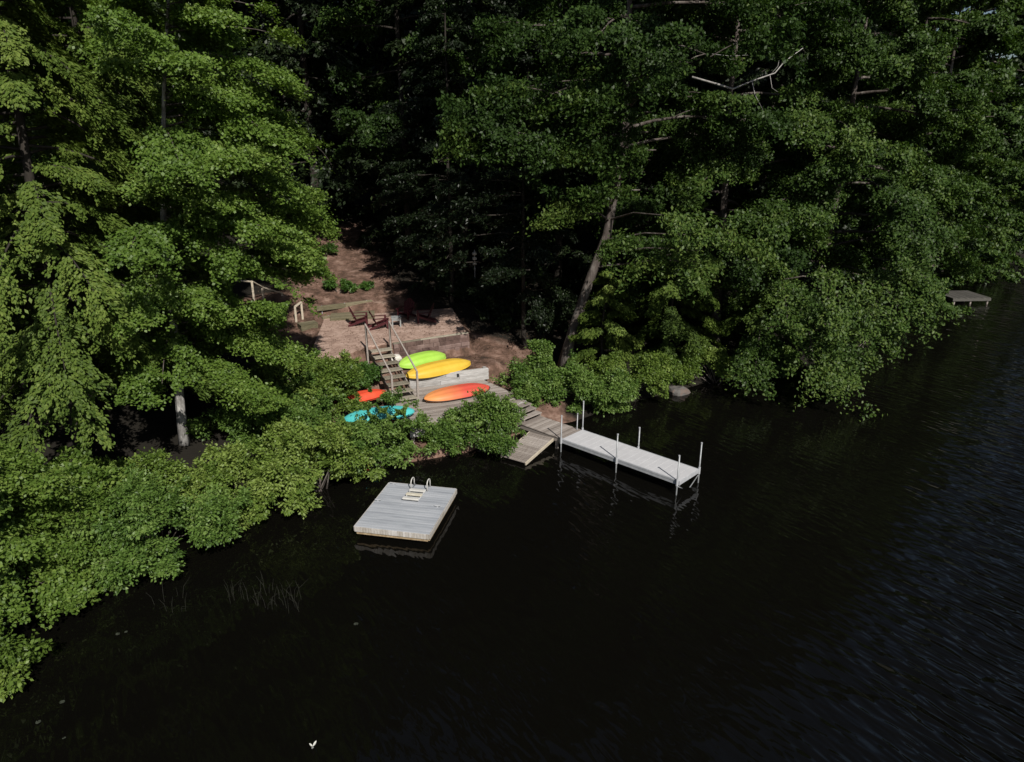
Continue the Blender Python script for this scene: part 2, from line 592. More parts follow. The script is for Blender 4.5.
gt.links.new(gs_.outputs[0], gr_.inputs['Fac'])
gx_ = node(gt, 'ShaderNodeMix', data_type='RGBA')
gx_.inputs[6].default_value = (0.011, 0.009, 0.006, 1)  # humus off the path, darkened further to carry the woods' shade
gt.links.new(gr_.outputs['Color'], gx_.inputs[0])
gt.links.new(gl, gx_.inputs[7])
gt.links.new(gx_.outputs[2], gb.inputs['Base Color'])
me.materials.append(M['ground'])
ground = bpy.data.objects.new('ground', me)
COL.objects.link(ground)
tag(ground, 'brown slope of bare earth and needles rising from the lake', 'ground', kind='structure')

# water
wm, wnt, wb = mat_base('dark lake water')
wb.inputs['Base Color'].default_value = (0.0030, 0.0028, 0.0022, 1)
wb.inputs['Roughness'].default_value = 0.025
wb.inputs['IOR'].default_value = 1.33
wb.inputs['Specular IOR Level'].default_value = 0.5
tc = node(wnt, 'ShaderNodeTexCoord')
# rippled open water on the far side of a line, calm by the shore
sep = node(wnt, 'ShaderNodeSeparateXYZ')
wnt.links.new(tc.outputs['Object'], sep.inputs[0])
p0, p1 = at(735, 690, 0), at(985, 318, 0)
dl = (p1 - p0) / np.linalg.norm(p1 - p0)
nl = (dl[1], -dl[0])
dotx = node(wnt, 'ShaderNodeMath', operation='MULTIPLY_ADD')
wnt.links.new(sep.outputs[0], dotx.inputs[0])
dotx.inputs[1].default_value = nl[0]
dotx.inputs[2].default_value = -(p0[0] * nl[0] + p0[1] * nl[1])
doty = node(wnt, 'ShaderNodeMath', operation='MULTIPLY_ADD')
wnt.links.new(sep.outputs[1], doty.inputs[0])
doty.inputs[1].default_value = nl[1]
wnt.links.new(dotx.outputs[0], doty.inputs[2])
edge = node(wnt, 'ShaderNodeTexNoise')
edge.inputs['Scale'].default_value = 0.35
wnt.links.new(tc.outputs['Object'], edge.inputs['Vector'])
ed = node(wnt, 'ShaderNodeMath', operation='MULTIPLY_ADD')
wnt.links.new(edge.outputs['Fac'], ed.inputs[0])
ed.inputs[1].default_value = 5.0
wnt.links.new(doty.outputs[0], ed.inputs[2])
mr = node(wnt, 'ShaderNodeMapRange', interpolation_type='SMOOTHSTEP')
mr.inputs['From Min'].default_value = 1.5
mr.inputs['From Max'].default_value = 9.0
mr.inputs['To Min'].default_value = 0.12
mr.inputs['To Max'].default_value = 1.0
wnt.links.new(ed.outputs[0], mr.inputs[0])
def ripple(rot, scale, ns, det, dist):
    m_ = node(wnt, 'ShaderNodeMapping', vector_type='TEXTURE')
    m_.inputs['Rotation'].default_value = (0, 0, R(rot))
    m_.inputs['Scale'].default_value = scale
    wnt.links.new(tc.outputs['Object'], m_.inputs['Vector'])
    t_ = node(wnt, 'ShaderNodeTexNoise')
    t_.inputs['Scale'].default_value = ns
    t_.inputs['Detail'].default_value = det
    t_.inputs['Distortion'].default_value = dist
    wnt.links.new(m_.outputs[0], t_.inputs['Vector'])
    return t_


w1 = ripple(33, (.24, 1.0, 1), 1.0, 1.0, .25)
w2 = ripple(50, (.7, 1.8, 1), 1.0, 2.0, .4)
wv = node(wnt, 'ShaderNodeMath', operation='MULTIPLY_ADD')
wnt.links.new(w2.outputs['Fac'], wv.inputs[0])
wv.inputs[1].default_value = .9
wnt.links.new(w1.outputs['Fac'], wv.inputs[2])
bp = node(wnt, 'ShaderNodeBump')
bp.inputs['Distance'].default_value = 0.24
wnt.links.new(mr.outputs[0], bp.inputs['Strength'])
wnt.links.new(wv.outputs[0], bp.inputs['Height'])
wnt.links.new(bp.outputs[0], wb.inputs['Normal'])
b_ = MB()
b_.quadmesh([(-1200, -500, 0), (1200, -500, 0), (1200, 1400, 0), (-1200, 1400, 0)], [(0, 1, 2, 3)])
water = b_.build('water', wm)
tag(water, 'near black lake water, calm by the shore and rippled to the right', 'water', kind='structure')

# ------------------------------------------------------------------ patio
pm, pnt, pb = mat_base('pinkish brown pavers')
tc = node(pnt, 'ShaderNodeTexCoord')
br = node(pnt, 'ShaderNodeTexVoronoi', feature='DISTANCE_TO_EDGE')
br.inputs['Scale'].default_value = 2.1
ns = node(pnt, 'ShaderNodeTexNoise')
ns.inputs['Scale'].default_value = 1.6
ns.inputs['Detail'].default_value = 9
ns.inputs['Roughness'].default_value = .7
for n_ in (br, ns):
    pnt.links.new(tc.outputs['Object'], n_.inputs['Vector'])
rp = ramp(pnt, [(0.3, (0.20, 0.13, 0.10)), (0.5, (0.37, 0.255, 0.205)), (0.7, (0.50, 0.37, 0.31))])
pnt.links.new(ns.outputs['Fac'], rp.inputs['Fac'])
jt = ramp(pnt, [(0.0, (0.55, 0.5, 0.47)), (0.05, (1, 1, 1))])
pnt.links.new(br.outputs['Distance'], jt.inputs['Fac'])
mxc = node(pnt, 'ShaderNodeMix', data_type='RGBA', blend_type='MULTIPLY')
mxc.inputs[0].default_value = 0.8
pnt.links.new(rp.outputs['Color'], mxc.inputs[6])
pnt.links.new(jt.outputs['Color'], mxc.inputs[7])
pnt.links.new(mxc.outputs[2], pb.inputs['Base Color'])
pb.inputs['Roughness'].default_value = .9
bpp = node(pnt, 'ShaderNodeBump')
bpp.inputs['Strength'].default_value = .5
bpp.inputs['Distance'].default_value = .03
pnt.links.new(ns.outputs['Fac'], bpp.inputs['Height'])
pnt.links.new(bpp.outputs[0], pb.inputs['Normal'])
b_ = MB()
top = [(p[0], p[1], PATZ) for p in PATIO]
bot = [(p[0], p[1], PATZ - .25) for p in PATIO]
n6 = len(top)
b_.quadmesh(bot + top, [tuple(range(n6, 2 * n6))] + [(i, (i + 1) % n6, n6 + (i + 1) % n6, n6 + i) for i in range(n6)])
patio = b_.build('patio', pm)
tag(patio, 'pinkish brown stone patio above the kayaks', 'patio', kind='structure')

# stone retaining wall below the patio's lake edge, right of the staircase
rng = np.random.default_rng(5)
rnd = random.Random(11)


def stone_wall(name, A, B, z0, z1, thick, label, m):
    A, B = Vector((A[0], A[1], 0)), Vector((B[0], B[1], 0))
    L = (B - A).length
    root = empty(name, (A.x, A.y, z0), math.atan2(B.y - A.y, B.x - A.x), label, 'retaining wall')
    mb, cp = MB(), MB()
    rows = max(2, int((z1 - z0) / .17))
    rh = (z1 - z0) / rows
    for r_ in range(rows):
        x = -rnd.random() * .2
        while x < L:
            w = rnd.uniform(.28, .6)
            xe = min(x + w, L)
            xs = max(x, 0)
            if xe - xs > .06:
                mb.box(((xs + xe) / 2, rnd.uniform(-.02, .02) - .05 * (1 - r_ / rows), (r_ + .5) * rh), (xe - xs - .012, thick, rh - .012), None, rnd.random(), cham=.02)
            x = xe
    mb.build('stone_face', m, root)
    x = 0
    while x < L:
        w = min(rnd.uniform(1.2, 2.4), L - x)
        cp.box((x + w / 2, 0, z1 - z0 + .03), (w - .015, .15, .055), None, rnd.random(), cham=.01)
        x += w
    cp.build('coping', M['oldwood'], root)
    return root


M['wallstone'] = noisy('purplish brown wall stone', [(0.25, (0.06, 0.037, 0.032)), (0.5, (0.125, 0.08, 0.07)), (0.8, (0.22, 0.155, 0.14))], 3, (1, 1, 1), .92, .6, tone=.4)
off = np.array([.2, -.45, 0])
stone_wall('retaining_wall', PATIO[2] + [.05, -.12, 0], PATIO[3] + [.1, -.12, 0], PADZ - .05, PATZ - .07, .24, 'low brown stone wall with pale timber edge below the patio, behind the lime kayak', M['wallstone'])
# ------------------------------------------------------------------ timber wall behind the kayak deck
tw_yaw = math.atan2(u_w[1], u_w[0])
TWL = np.linalg.norm(wr - wl) + .05
tw = empty('timber_wall', (wl[0], wl[1], DECKZ), tw_yaw, 'low wall of grey weathered timbers between the yellow and orange kayaks', 'retaining wall')
mb = MB()
for k in range(3):
    z = .09 + k * .175 - .02
    split = TWL * (.38, .62, .45)[k]
    mb.box((split / 2, .1 + .012 * k, z), (split - .01, .17, .168), None, rnd.random(), cham=.018)
    mb.box(((split + TWL) / 2, .1 + .012 * k, z), (TWL - split - .01, .17, .168), None, rnd.random(), cham=.018)
mb.build('timber_course', M['timber'], tw)
mb = MB()
mb.box((TWL * .60, .01, .36), (.09, .05, .14), None, .5, cham=.01)
mb.build('bracket', M['black'], tw)
mb = MB()
for x in (TWL - .08,):
    mb.box((x, .32, .23), (.16, .3, .5), None, .4, cham=.018)
mb.build('return_timber', M['timber'], tw)


# ------------------------------------------------------------------ plank decks
def planks(mb, L, D, bw, gap, z, th, along='x', jit=.004, x0=0, y0=0):
    n = int(D / bw)
    for i in range(n):
        y = y0 + (i + .5) * D / n
        mb.box((x0 + L / 2 + rnd.uniform(-.015, .015), y, z - th / 2 + rnd.uniform(-jit, jit)), (L, D / n - gap, th), None, rnd.random(), cham=.006)


dk = empty('wooden_deck', (d_o[0], d_o[1], 0), tw_yaw, 'low weathered plank deck under the orange kayak', 'deck')
mb = MB()
n = int(DECK_D / .145)
for i in range(n):
    y = -(i + .5) * DECK_D / n
    xe = deck_right(-y)
    cut = rnd.uniform(.3, .7) * xe
    for a, b in ((0, cut), (cut, xe)):
        mb.box(((a + b) / 2, y, DECKZ - .019 + rnd.uniform(-.004, .004)), (b - a - .006, DECK_D / n - .012, .038), None, rnd.random(), cham=.006)
mb.build('deck_boards', M['greywood'], dk)
mb = MB()
xf = deck_right(DECK_D)
mb.box((xf / 2, -DECK_D - .022, DECKZ - .13), (xf, .04, .19), None, .7, cham=.005)
mb.build('fascia', M['timber'], dk)
mb = MB()
for (va, vb) in ((.1, DC_V), (DC_V, DECK_D)):
    mb.beam((deck_right(va) - .03, -va, DECKZ - .13), (deck_right(vb) - .03, -vb, DECKZ - .13), .04, .18, .6)
mb.build('fascia', M['timber'], dk)
for x in (.15, DECK_L / 2, xf - .2):
    for y in (-.3, -DECK_D + .2):
        mb = MB()
        mb.box((x, y, DECKZ - .55), (.12, .12, 1.0), None, .4)
        mb.build('post', M['greywood'], dk)

# ------------------------------------------------------------------ white dock with pipe legs
dA, dB, dC, dE = at(562.7, 438.6, WALKZ), at(582.3, 430.2, WALKZ), at(697.9, 469.9, WALKZ), at(680.2, 480.2, WALKZ)
du = (dE - dA) + (dC - dB)
du /= np.linalg.norm(du)
dyaw = math.atan2(du[1], du[0])
dock_o = dA
DL = (np.linalg.norm(dE - dA) + np.linalg.norm(dC - dB)) / 2
DW = 1.22
dv = np.array([-du[1], du[0], 0])
dock = empty('dock', (dock_o[0], dock_o[1], 0), dyaw, 'long white dock section standing on six metal pipe legs in the water', 'dock')
mb = MB()
nb = 18
for i in range(nb):
    mb.box(((i + .5) * DL / nb, DW / 2, WALKZ - .02), (DL / nb - .005, DW - .03, .035), None, rnd.random(), cham=.003)
mb.build('deck_boards', M['docktop'], dock)
mb = MB()
for y in (-.012, DW + .012):
    mb.box((DL / 2, y, WALKZ - .035), (DL + .05, .05, .07), None, .6, cham=.008)
    mb.box((DL / 2, y, WALKZ - .125), (DL + .05, .035, .1), None, .3, cham=.008)
for x in (-.0, DL):
    mb.box((x, DW / 2, WALKZ - .085), (.045, DW - .03, .16), None, .5, cham=.008)
mb.build('frame', M['alum'], dock)


def ydist(px, py, near):
    p = at(px, py, WALKZ)
    return float((p - dock_o) @ du)


legs = [(-.03, -.06, atY(562.9, 416.5, 25.1)), (-.03, DW + .06, None), (float((at(615.2, 459.5, WALKZ) - dock_o) @ du), -.06, None),
        (float((at(636.3, 449, WALKZ) - dock_o) @ du), DW + .06, None), (DL - .06, -.06, None), (DL + .02, DW + .06, None)]
tops = [1.5, 1.72, 1.5, 1.36, 1.46, 1.52]
for (lx, ly, _), tp in zip(legs, tops):
    mb = MB()
    mb.tube([(lx, ly, -1.3), (lx + rnd.uniform(-.01, .01), ly, tp)], .026, 10)
    lg = mb.build('leg', M['galv'], dock, smooth=True)
    mb = MB()
    mb.tube([(lx, ly, WALKZ - .2), (lx, ly, WALKZ + .06)], .042, 10)
    mb.build('collar', M['alum'], lg)
    mb = MB()
    mb.tube([(lx, ly, tp - .01), (lx, ly, tp + .03)], .032, 10)
    mb.build('cap', M['alum'], lg)
mb = MB()
mb.tube([(DL, DW + .06, WALKZ - .25), (DL - .02, DW * .55, WALKZ - .62), (DL - .05, .1, -.5)], .018, 8)
mb.build('brace', M['galv'], dock, smooth=True)
mb = MB()
mb.tube([(DL - .02, -.05, WALKZ - .22), (DL - .02, .25, WALKZ - .4)], .018, 8)
mb.build('brace', M['galv'], dock, smooth=True)

# short wooden walkway between the deck steps and the white dock
WKL = 2.2
wk = empty('walkway', (dock_o[0] - du[0] * .06, dock_o[1] - du[1] * .06, 0), dyaw + PI, 'short brown plank walkway joining the deck steps to the white dock', 'walkway')
mb = MB()
nbw = 16
for i in range(nbw):
    mb.box(((i + .5) * WKL / nbw, -DW / 2, WALKZ - .03 + rnd.uniform(-.004, .004)), (WKL / nbw - .012, DW, .038), None, rnd.random(), cham=.005)
mb.build('deck_boards', M['greywood'], wk)
mb = MB()
for y in (-.05, -DW + .05):
    mb.box((WKL / 2, y, WALKZ - .14), (WKL - .02, .05, .17), None, .4, cham=.005)
mb.build('stringer', M['greywood'], wk)
for x in (.3, WKL - .2):
    for y in (-.1, -DW + .1):
        mb = MB()
        mb.box((x, y, WALKZ - .62), (.09, .09, .8), None, .3)
        mb.build('post', M['greywood'], wk)
# slim mooring stake behind the walkway
sp = at(576.6, 430.5, .5)
mb = MB()
mb.tube([(0, 0, -1), (.02, 0, 1.22)], .024, 8)
mb.tube([(.02, 0, 1.2), (.02, 0, 1.25)], .03, 8)
tag(mb.build('mooring_stake', M['galv'], loc=(sp[0], sp[1], .0), smooth=True), 'slim pale metal stake behind the brown walkway, beside the dock corner leg', 'stake')

# steps from the deck down to the walkway
f_s = DC2 - dv * .58
ds = empty('deck_steps', (f_s[0], f_s[1], 0), dyaw, 'three short wooden steps from the plank deck down to the brown walkway', 'steps')
for k in range(3):
    mb = MB()
    mb.box((.14 + k * .29, 0, DECKZ - .125 - k * .125), (.3, 1.1, .042), None, rnd.random(), cham=.006)
    mb.build('tread', M['greywood'], ds)
for s_ in (-1, 1):
    mb = MB()
    for k in range(3):
        zt = DECKZ - .15 - k * .125
        mb.box((.14 + k * .29, s_ * .49, zt / 2), (.27, .045, zt), None, .3)
    mb.build('stringer', M['greywood'], ds)

# loose tilted section
rA, rB, rC, rD = at(512, 456, .16), at(526.6, 461, .16), at(554, 437, .42), at(535.5, 429, .42)
rx = Vector((rC + rD - rA - rB))
rx.normalize()
rr = empty('ramp_section', tuple((rB + [0, 0, 0])), 0, 'loose grey plank ramp lying tilted at the edge of the water beside the walkway', 'ramp')
ux = Vector(rC - rB)
RL = ux.length + .05
ux.normalize()
uy = Vector((0, 0, 1)).cross(ux)
uy.normalize()
uz = ux.cross(uy)
rm = Matrix((ux, uy, uz)).transposed()
rr.rotation_euler = rm.to_euler()
mb = MB()
nbw = 15
RWD = 1.08
for i in range(nbw):
    mb.box(((i + .5) * RL / nbw - .12, RWD / 2, -.02 + rnd.uniform(-.003, .003)), (RL / nbw - .012, RWD, .035), None, rnd.random(), cham=.005)
mb.build('deck_boards', M['greywood'], rr)
mb = MB()
for y in (-.022, RWD + .022):
    mb.box((RL / 2 - .12, y, -.055), (RL, .04, .12), None, .9, cham=.006)
mb.build('side_rail', M['palewood'], rr)

# ------------------------------------------------------------------ swim float
FZ = .42
fTL, fTR, fBR, fBL = at(389.9, 483, FZ), at(455.4, 488.3, FZ), at(430, 534.5, FZ), at(353.9, 524.8, FZ)
fu = (fTR - fTL) + (fBR - fBL)
fu /= np.linalg.norm(fu)
fyaw = math.atan2(fu[1], fu[0])
fc = (fTL + fTR + fBR + fBL) / 4
fv = np.array([-fu[1], fu[0], 0])
FWD = 2.36
FLN = 2.95
fl = empty('swim_float', (fc[0], fc[1], 0), fyaw, 'square pale grey swimming float by the shrubs with a folded ladder on it', 'swim float')
mb = MB()
nb = 21
for i in range(nb):
    mb.box((0, -FLN / 2 + (i + .5) * FLN / nb, FZ - .019), (FWD, FLN / nb - .007, .038), None, rnd.random(), cham=.004)
mb.build('deck_boards', M['floattop'], fl)
mb = MB()
for i in range(26):
    mb.box((-FWD / 2 + (i + .5) * FWD / 26, -FLN / 2 - .018, FZ - .09), (FWD / 26 - .006, .03, .16), None, rnd.random(), cham=.004)
for s_ in (-1, 1):
    for i in range(2):
        mb.box((s_ * (FWD / 2 + .018), -FLN / 4 + i * FLN / 2, FZ - .09), (.03, FLN / 2 - .01, .16), None, rnd.random(), cham=.004)
mb.box((0, FLN / 2 + .018, FZ - .09), (FWD, .03, .16), None, .5, cham=.004)
mb.build('skirt', M['skirt'], fl)
mb = MB()
mb.box((0, -FLN / 2 + .03, FZ - .215), (FWD - .1, .05, .1), None, .5, cham=.006)
mb.box((0, FLN / 2 - .03, FZ - .215), (FWD - .1, .05, .1), None, .5, cham=.006)
for s_ in (-1, 1):
    mb.box((s_ * (FWD / 2 - .03), 0, FZ - .215), (.05, FLN - .12, .1), None, .5, cham=.006)
mb.build('waterline_beam', M['stain'], fl)
for s_ in (-1, 1):
    mb = MB()
    mb.tube([(s_ * .75, -FLN / 2 + .2, .02), (s_ * .75, FLN / 2 - .2, .02)], .2, 14)
    mb.build('flotation_drum', M['black'], fl, smooth=True)


def floc(px, py, z=FZ):
    p = at(px, py, z) - fc
    return float(p @ fu), float(p @ fv)


ladx = floc(421, 488)[0]
lad_top = FLN / 2
lad = MB()
hw = .24
for s_ in (-1, 1):
    x = ladx + s_ * hw
    lad.tube([(x, lad_top - .05, FZ + .05), (x - .02, lad_top - 1.15, FZ + .055)], .02, 8)
lad_o = lad.build('ladder', M['alum'], fl, smooth=True)
for k, yy in enumerate((.55, .84, 1.13)):
    mb = MB()
    mb.box((ladx - .015 * k, lad_top - yy, FZ + .10), (hw * 2 + .06, .13, .05), None, .5, cham=.012)
    mb.build('tread', M['whitepl' if k != 1 else 'cream'], lad_o)
for s_ in (-1, 1):
    x = ladx + s_ * (hw + .04)
    mb = MB()
    pts = [(x, lad_top - .38, FZ)] + [(x, lad_top - .22 - .16 * math.cos(t), FZ + .24 + .12 * math.sin(t)) for t in np.linspace(0, PI, 9)] + [(x, lad_top - .06, FZ)]
    mb.tube(pts, .018, 8)
    mb.build('grab_rail', M['whitepl'], lad_o, smooth=True)
for px, py in ((393.5, 484.5), (378, 501), (437.5, 507)):
    x, y = floc(px, py)
    mb = MB()
    mb.box((x, y, FZ + .015), (.05, .05, .03), None, .5)
    mb.tube([(x - .1, y, FZ + .05), (x + .1, y, FZ + .05)], .018, 6)
    mb.build('cleat', M['alum'], fl)

# ------------------------------------------------------------------ main staircase
sBL, sBR = at(395, 405, DECKZ), at(417, 400, DECKZ)
sTL, sTR = at(367, 350, PATZ), at(390, 345, PATZ)
mB, mT = (sBL + sBR) / 2, (sTL + sTR) / 2
run = mT - mB
run[2] = 0
RUN = np.linalg.norm(run)
syaw = math.atan2(run[1], run[0])
SW = 1.0
st = empty('staircase', (mB[0], mB[1], DECKZ), syaw, 'open wooden staircase with two sloping handrails between plank deck and patio', 'staircase')
NT = 8
for k in range(NT):
    mb = MB()
    z = (k + .75) * (PATZ - DECKZ) / NT
    x = (k + .35) * RUN / NT
    mb.box((x, 0, z), (RUN / NT * .86, SW, .045), None, rnd.random(), cham=.006)
    mb.build('tread', M['oldwood'], st)
for s_ in (-1, 1):
    mb = MB()
    mb.beam((-.05, s_ * (SW / 2 - .03), -.02), (RUN, s_ * (SW / 2 - .03), PATZ - DECKZ - .12), .05, .2, .4)
    mb.build('stringer', M['greywood'], st)
    for x, z0, h in ((.05, -.0, 1.25), (RUN - .05, PATZ - DECKZ - .75, 1.15 + .75)):
        mb = MB()
        mb.box((x, s_ * (SW / 2 + .05), z0 + h / 2), (.08, .08, h), None, .6, cham=.01)
        mb.build('post', M['greywood'], st)
    mb = MB()
    mb.beam((.0, s_ * (SW / 2 + .05), 1.27), (RUN - .0, s_ * (SW / 2 + .05), PATZ - DECKZ + 1.17), .065, .04, .7)
    mb.build('handrail', M['greywood'], st)


# ------------------------------------------------------------------ kayaks (hull up)
def kayak(name, L, W, H, m, loc, yaw, roll, label, seat_dark=True):
    root = empty(name, loc, yaw, label, 'kayak', 'kayaks laid upside down on the shore')
    root.rotation_euler = (roll, 0, yaw)
    ns_, nr = 34, 19
    vs, fs = [], []
    for i in range(ns_):
        u = -1 + 2 * i / (ns_ - 1)
        u = math.copysign(abs(u) ** .8, u)
        a = abs(u)
        w = W / 2 * max(1 - a ** 2.9, 0) ** .66 + .03
        h = H * (1 - .72 * a ** 3.4) * (1 + .04 * math.cos(3 * u))
        for k in range(nr):
            t = k / (nr - 1)
            y = -1 + 2 * t
            q = math.copysign(abs(y) ** .8, y)
            zz = h * (1 - abs(q) ** 3.0) ** .55
            # moulded keel and two chine ridges
            zz += .022 * math.exp(-(q / .09) ** 2) * (1 - a ** 4) - .02 * math.exp(-((abs(q) - .38) / .10) ** 2) * (1 - a ** 3)
            vs.append((u * L / 2, q * w, max(zz, 0) + .02))
    for i in range(ns_ - 1):
        for k in range(nr - 1):
            fs.append((i * nr + k, (i + 1) * nr + k, (i + 1) * nr + k + 1, i * nr + k + 1))
    mb = MB()
    mb.quadmesh(vs, fs)
    mb.quadmesh([vs[k] for k in range(nr)], [tuple(range(nr - 1, -1, -1))])
    mb.quadmesh([vs[(ns_ - 1) * nr + k] for k in range(nr)], [tuple(range(nr))])
    mb.build('hull', m, root, smooth=True)
    # moulded seam round the gunwale
    gp = [vs[i * nr] for i in range(ns_)] + [vs[i * nr + nr - 1] for i in range(ns_ - 1, -1, -1)] + [vs[0]]
    mb = MB()
    mb.tube([(p[0], p[1] * 1.01, .025) for p in gp], .022, 6, caps=False)
    mb.build('gunwale', M['black'] if seat_dark else m, root, smooth=True)
    # deck shell below
    mb = MB()
    half = [(vs[i * nr][0] * .97, vs[i * nr][1] * .9, -.05) for i in range(ns_)] + [(vs[i * nr][0] * .97, -vs[i * nr][1] * .9, -.05) for i in range(ns_ - 1, -1, -1)]
    up_ = [(p[0], p[1], .02) for p in half]
    nn = len(half)
    mb.quadmesh(half + up_, [tuple(range(nn - 1, -1, -1))] + [(i, (i + 1) % nn, nn + (i + 1) % nn, nn + i) for i in range(nn)])
    mb.build('deck_shell', m, root)
    for s_ in (-1, 1):
        mb = MB()
        x = s_ * (L / 2 - .03)
        mb.tube([(x, -.06, .03), (x + s_ * .07, -.05, .02), (x + s_ * .07, .05, .02), (x, .06, .03)], .012, 6)
        mb.build('carry_handle', M['black'], root)
    return root


def kay_px(a, b, z):
    A, B = at(*a, z), at(*b, z)
    c = (A + B) / 2
    return c, math.atan2(B[1] - A[1], B[0] - A[0]), np.linalg.norm(B - A)


c, yw, L = kay_px((399, 367), (445, 356.5), PADZ + .12)
kayak('kayak', max(L, 2.5), .92, .34, M['lime'], (c[0], c[1], PADZ + .14), yw, R(14), 'lime green kayak lying by the stairs, farthest from the water', False)
c, yw, L = kay_px((406, 377), (470, 363), PADZ + .12)
kayak('kayak', L, .92, .32, M['yellow'], (c[0], c[1], PADZ + .12), yw, R(12), 'bright yellow kayak lying above the grey timber wall', False)
c, yw, L = kay_px((424, 400.5), (489, 388), DECKZ + .1)
kayak('kayak', L, .95, .26, M['sunset'], (c[0], c[1], DECKZ + .12), yw, R(9), 'orange to red kayak lying on the plank deck below the timber wall')
c, yw, L = kay_px((328, 406), (386, 392), 1.35)
kayak('kayak', L, .76, .3, M['red'], (c[0], c[1], 1.30), yw, R(-6), 'plain red kayak mostly hidden by leaves left of the staircase', False)
c, yw, L = kay_px((343, 424), (414, 415), 1.15)
kayak('kayak', L, .9, .32, M['teal'], (c[0], c[1] + .1, 1.24), yw, R(-4), 'turquoise kayak half hidden by leaves in front of the staircase', False)


# ------------------------------------------------------------------ chairs and patio things
def chair():
    root = empty('garden_chair', (0, 0, 0))
    m = M['maroon']
    mb = MB()
    for i in range(6):
        t = i / 5
        mb.box((0, -.30 + t * .5, .37 - t * .13), (.54, .088, .022), Matrix.Rotation(R(-14), 3, 'X'), rnd.random(), cham=.004)
    mb.build('seat', m, root)
    mb = MB()
    for i in range(5):
        x = (i - 2) * .112
        hgt = .86 - .05 * (i - 2) ** 2 * .9
        a = Vector((x * .85, .20, .22))
        b = Vector((x * 1.15, .20 + hgt * .42, .22 + hgt * .9))
        mb.beam(a, b, .1, .02, rnd.random(), up=(0, -1, .4))
    mb.beam((-.27, .33, .42), (.27, .33, .42), .03, .07)
    mb.beam((-.27, .50, .80), (.27, .50, .80), .03, .06)
    mb.build('backrest', m, root)
    for s_ in (-1, 1):
        mb = MB()
        mb.box((s_ * .34, .02, .56), (.13, .74, .024), None, .5, cham=.01)
        mb.build('armrest', m, root)
        mb = MB()
        mb.box((s_ * .29, -.30, .275), (.035, .1, .55), None, .5, cham=.004)
        mb.build('leg', m, root)
        mb = MB()
        mb.beam((s_ * .275, -.33, .36), (s_ * .275, .62, .03), .03, .11)
        mb.build('leg', m, root)
    return root


CH = [(361, 325, 100, 'maroon garden chair on the patio with its tall back to the lake, leftmost of four'),
      (381, 328, 112, 'maroon garden chair beside the small grey table, just above the staircase'),
      (406, 318.5, -20, 'maroon garden chair in deep shade facing the lake at the back of the patio'),
      (424, 322, -80, 'maroon garden chair half in shade at the right end of the patio')]
ch0 = chair()
for i, (px, py, yw, lb) in enumerate(CH):
    o = ch0 if i == 0 else copy_tree(ch0)
    p = at(px, py, PATZ)
    o.location = (p[0], p[1], PATZ)
    o.rotation_euler = (0, 0, R(yw))
    tag(o, lb, 'chair', 'maroon chairs on the patio')

p = at(396.5, 326, PATZ)
tb = empty('side_table', (p[0], p[1], PATZ), R(12), 'small square grey side table among the maroon chairs', 'side table')
mb = MB()
mb.box((0, 0, .46), (.5, .5, .04), None, .5, cham=.008)
mb.build('tabletop', M['tablegrey'], tb)
mb = MB()
mb.box((0, 0, .38), (.42, .42, .1), None, .5, cham=.004)
mb.build('apron', M['tablegrey'], tb)
for sx in (-1, 1):
    for sy in (-1, 1):
        mb = MB()
        mb.box((sx * .2, sy * .2, .22), (.06, .06, .44), None, .5)
        mb.build('leg', M['tablegrey'], tb)


def rock(name, loc, dims, m, label, cat, seed, rz=0):
    r2 = np.random.default_rng(seed)
    vs, fs = [], []
    nu, nv = 14, 9
    k = r2.normal(0, 1, (6, 3))
    ph = r2.uniform(0, 6, 6)
    for j in range(nv):
        th = PI * j / (nv - 1)
        for i in range(nu):
            a = 2 * PI * i / nu
            d = np.array([math.sin(th) * math.cos(a), math.sin(th) * math.sin(a), math.cos(th)])
            r_ = 1 + .11 * sum(math.sin(2.2 * d @ k[q] + ph[q]) for q in range(6)) / 1.6
            vs.append((d[0] * r_ * dims[0], d[1] * r_ * dims[1], d[2] * r_ * dims[2]))
    for j in range(nv - 1):
        for i in range(nu):
            fs.append((j * nu + i, (j + 1) * nu + i, (j + 1) * nu + (i + 1) % nu, j * nu + (i + 1) % nu))
    mb = MB()
    mb.quadmesh(vs, fs)
    o = mb.build(name, m, loc=loc, rz=rz)
    return tag(o, label, cat)


p = at(676, 393, .1)
rock('boulder', (p[0] + .15, p[1] + .3, .02), (.48, .45, .30), M['stone'], 'rounded grey and rusty boulder at the water edge under the right shrubs', 'boulder', 3)
p = at(388.5, 354, 2.0)
rock('boulder', (p[0] + .3, p[1] - .25, 1.85), (.32, .25, .2), M['palestone'], 'pale rounded boulder beside the top of the wooden staircase', 'boulder', 5)
p = at(421, 346.5, PADZ)
rock('stone', (p[0], p[1], PADZ + .35), (.2, .14, .1), M['palestone'], 'white flat stone lying against the brown wall behind the lime kayak', 'stone', 8)
for i, (px, py, sz, lb) in enumerate(((520, 374, .10, 'small pale stone on bare earth beside the shrub under the leaning trunk'), (502, 372, .07, 'tiny white stone on bare earth just right of the timber wall end'), (497, 390, .12, 'small tan stone by the right rear corner of the plank deck'), (547, 366, .13, 'pale stone at the foot of the leaning trunk'))):
    p = at(px, py, 1.4)
    rock('stone', (p[0], p[1], hz(p[0], p[1]) + sz * .3), (sz, sz * .8, sz * .6), M['palestone'], lb, 'stone', 20 + i)

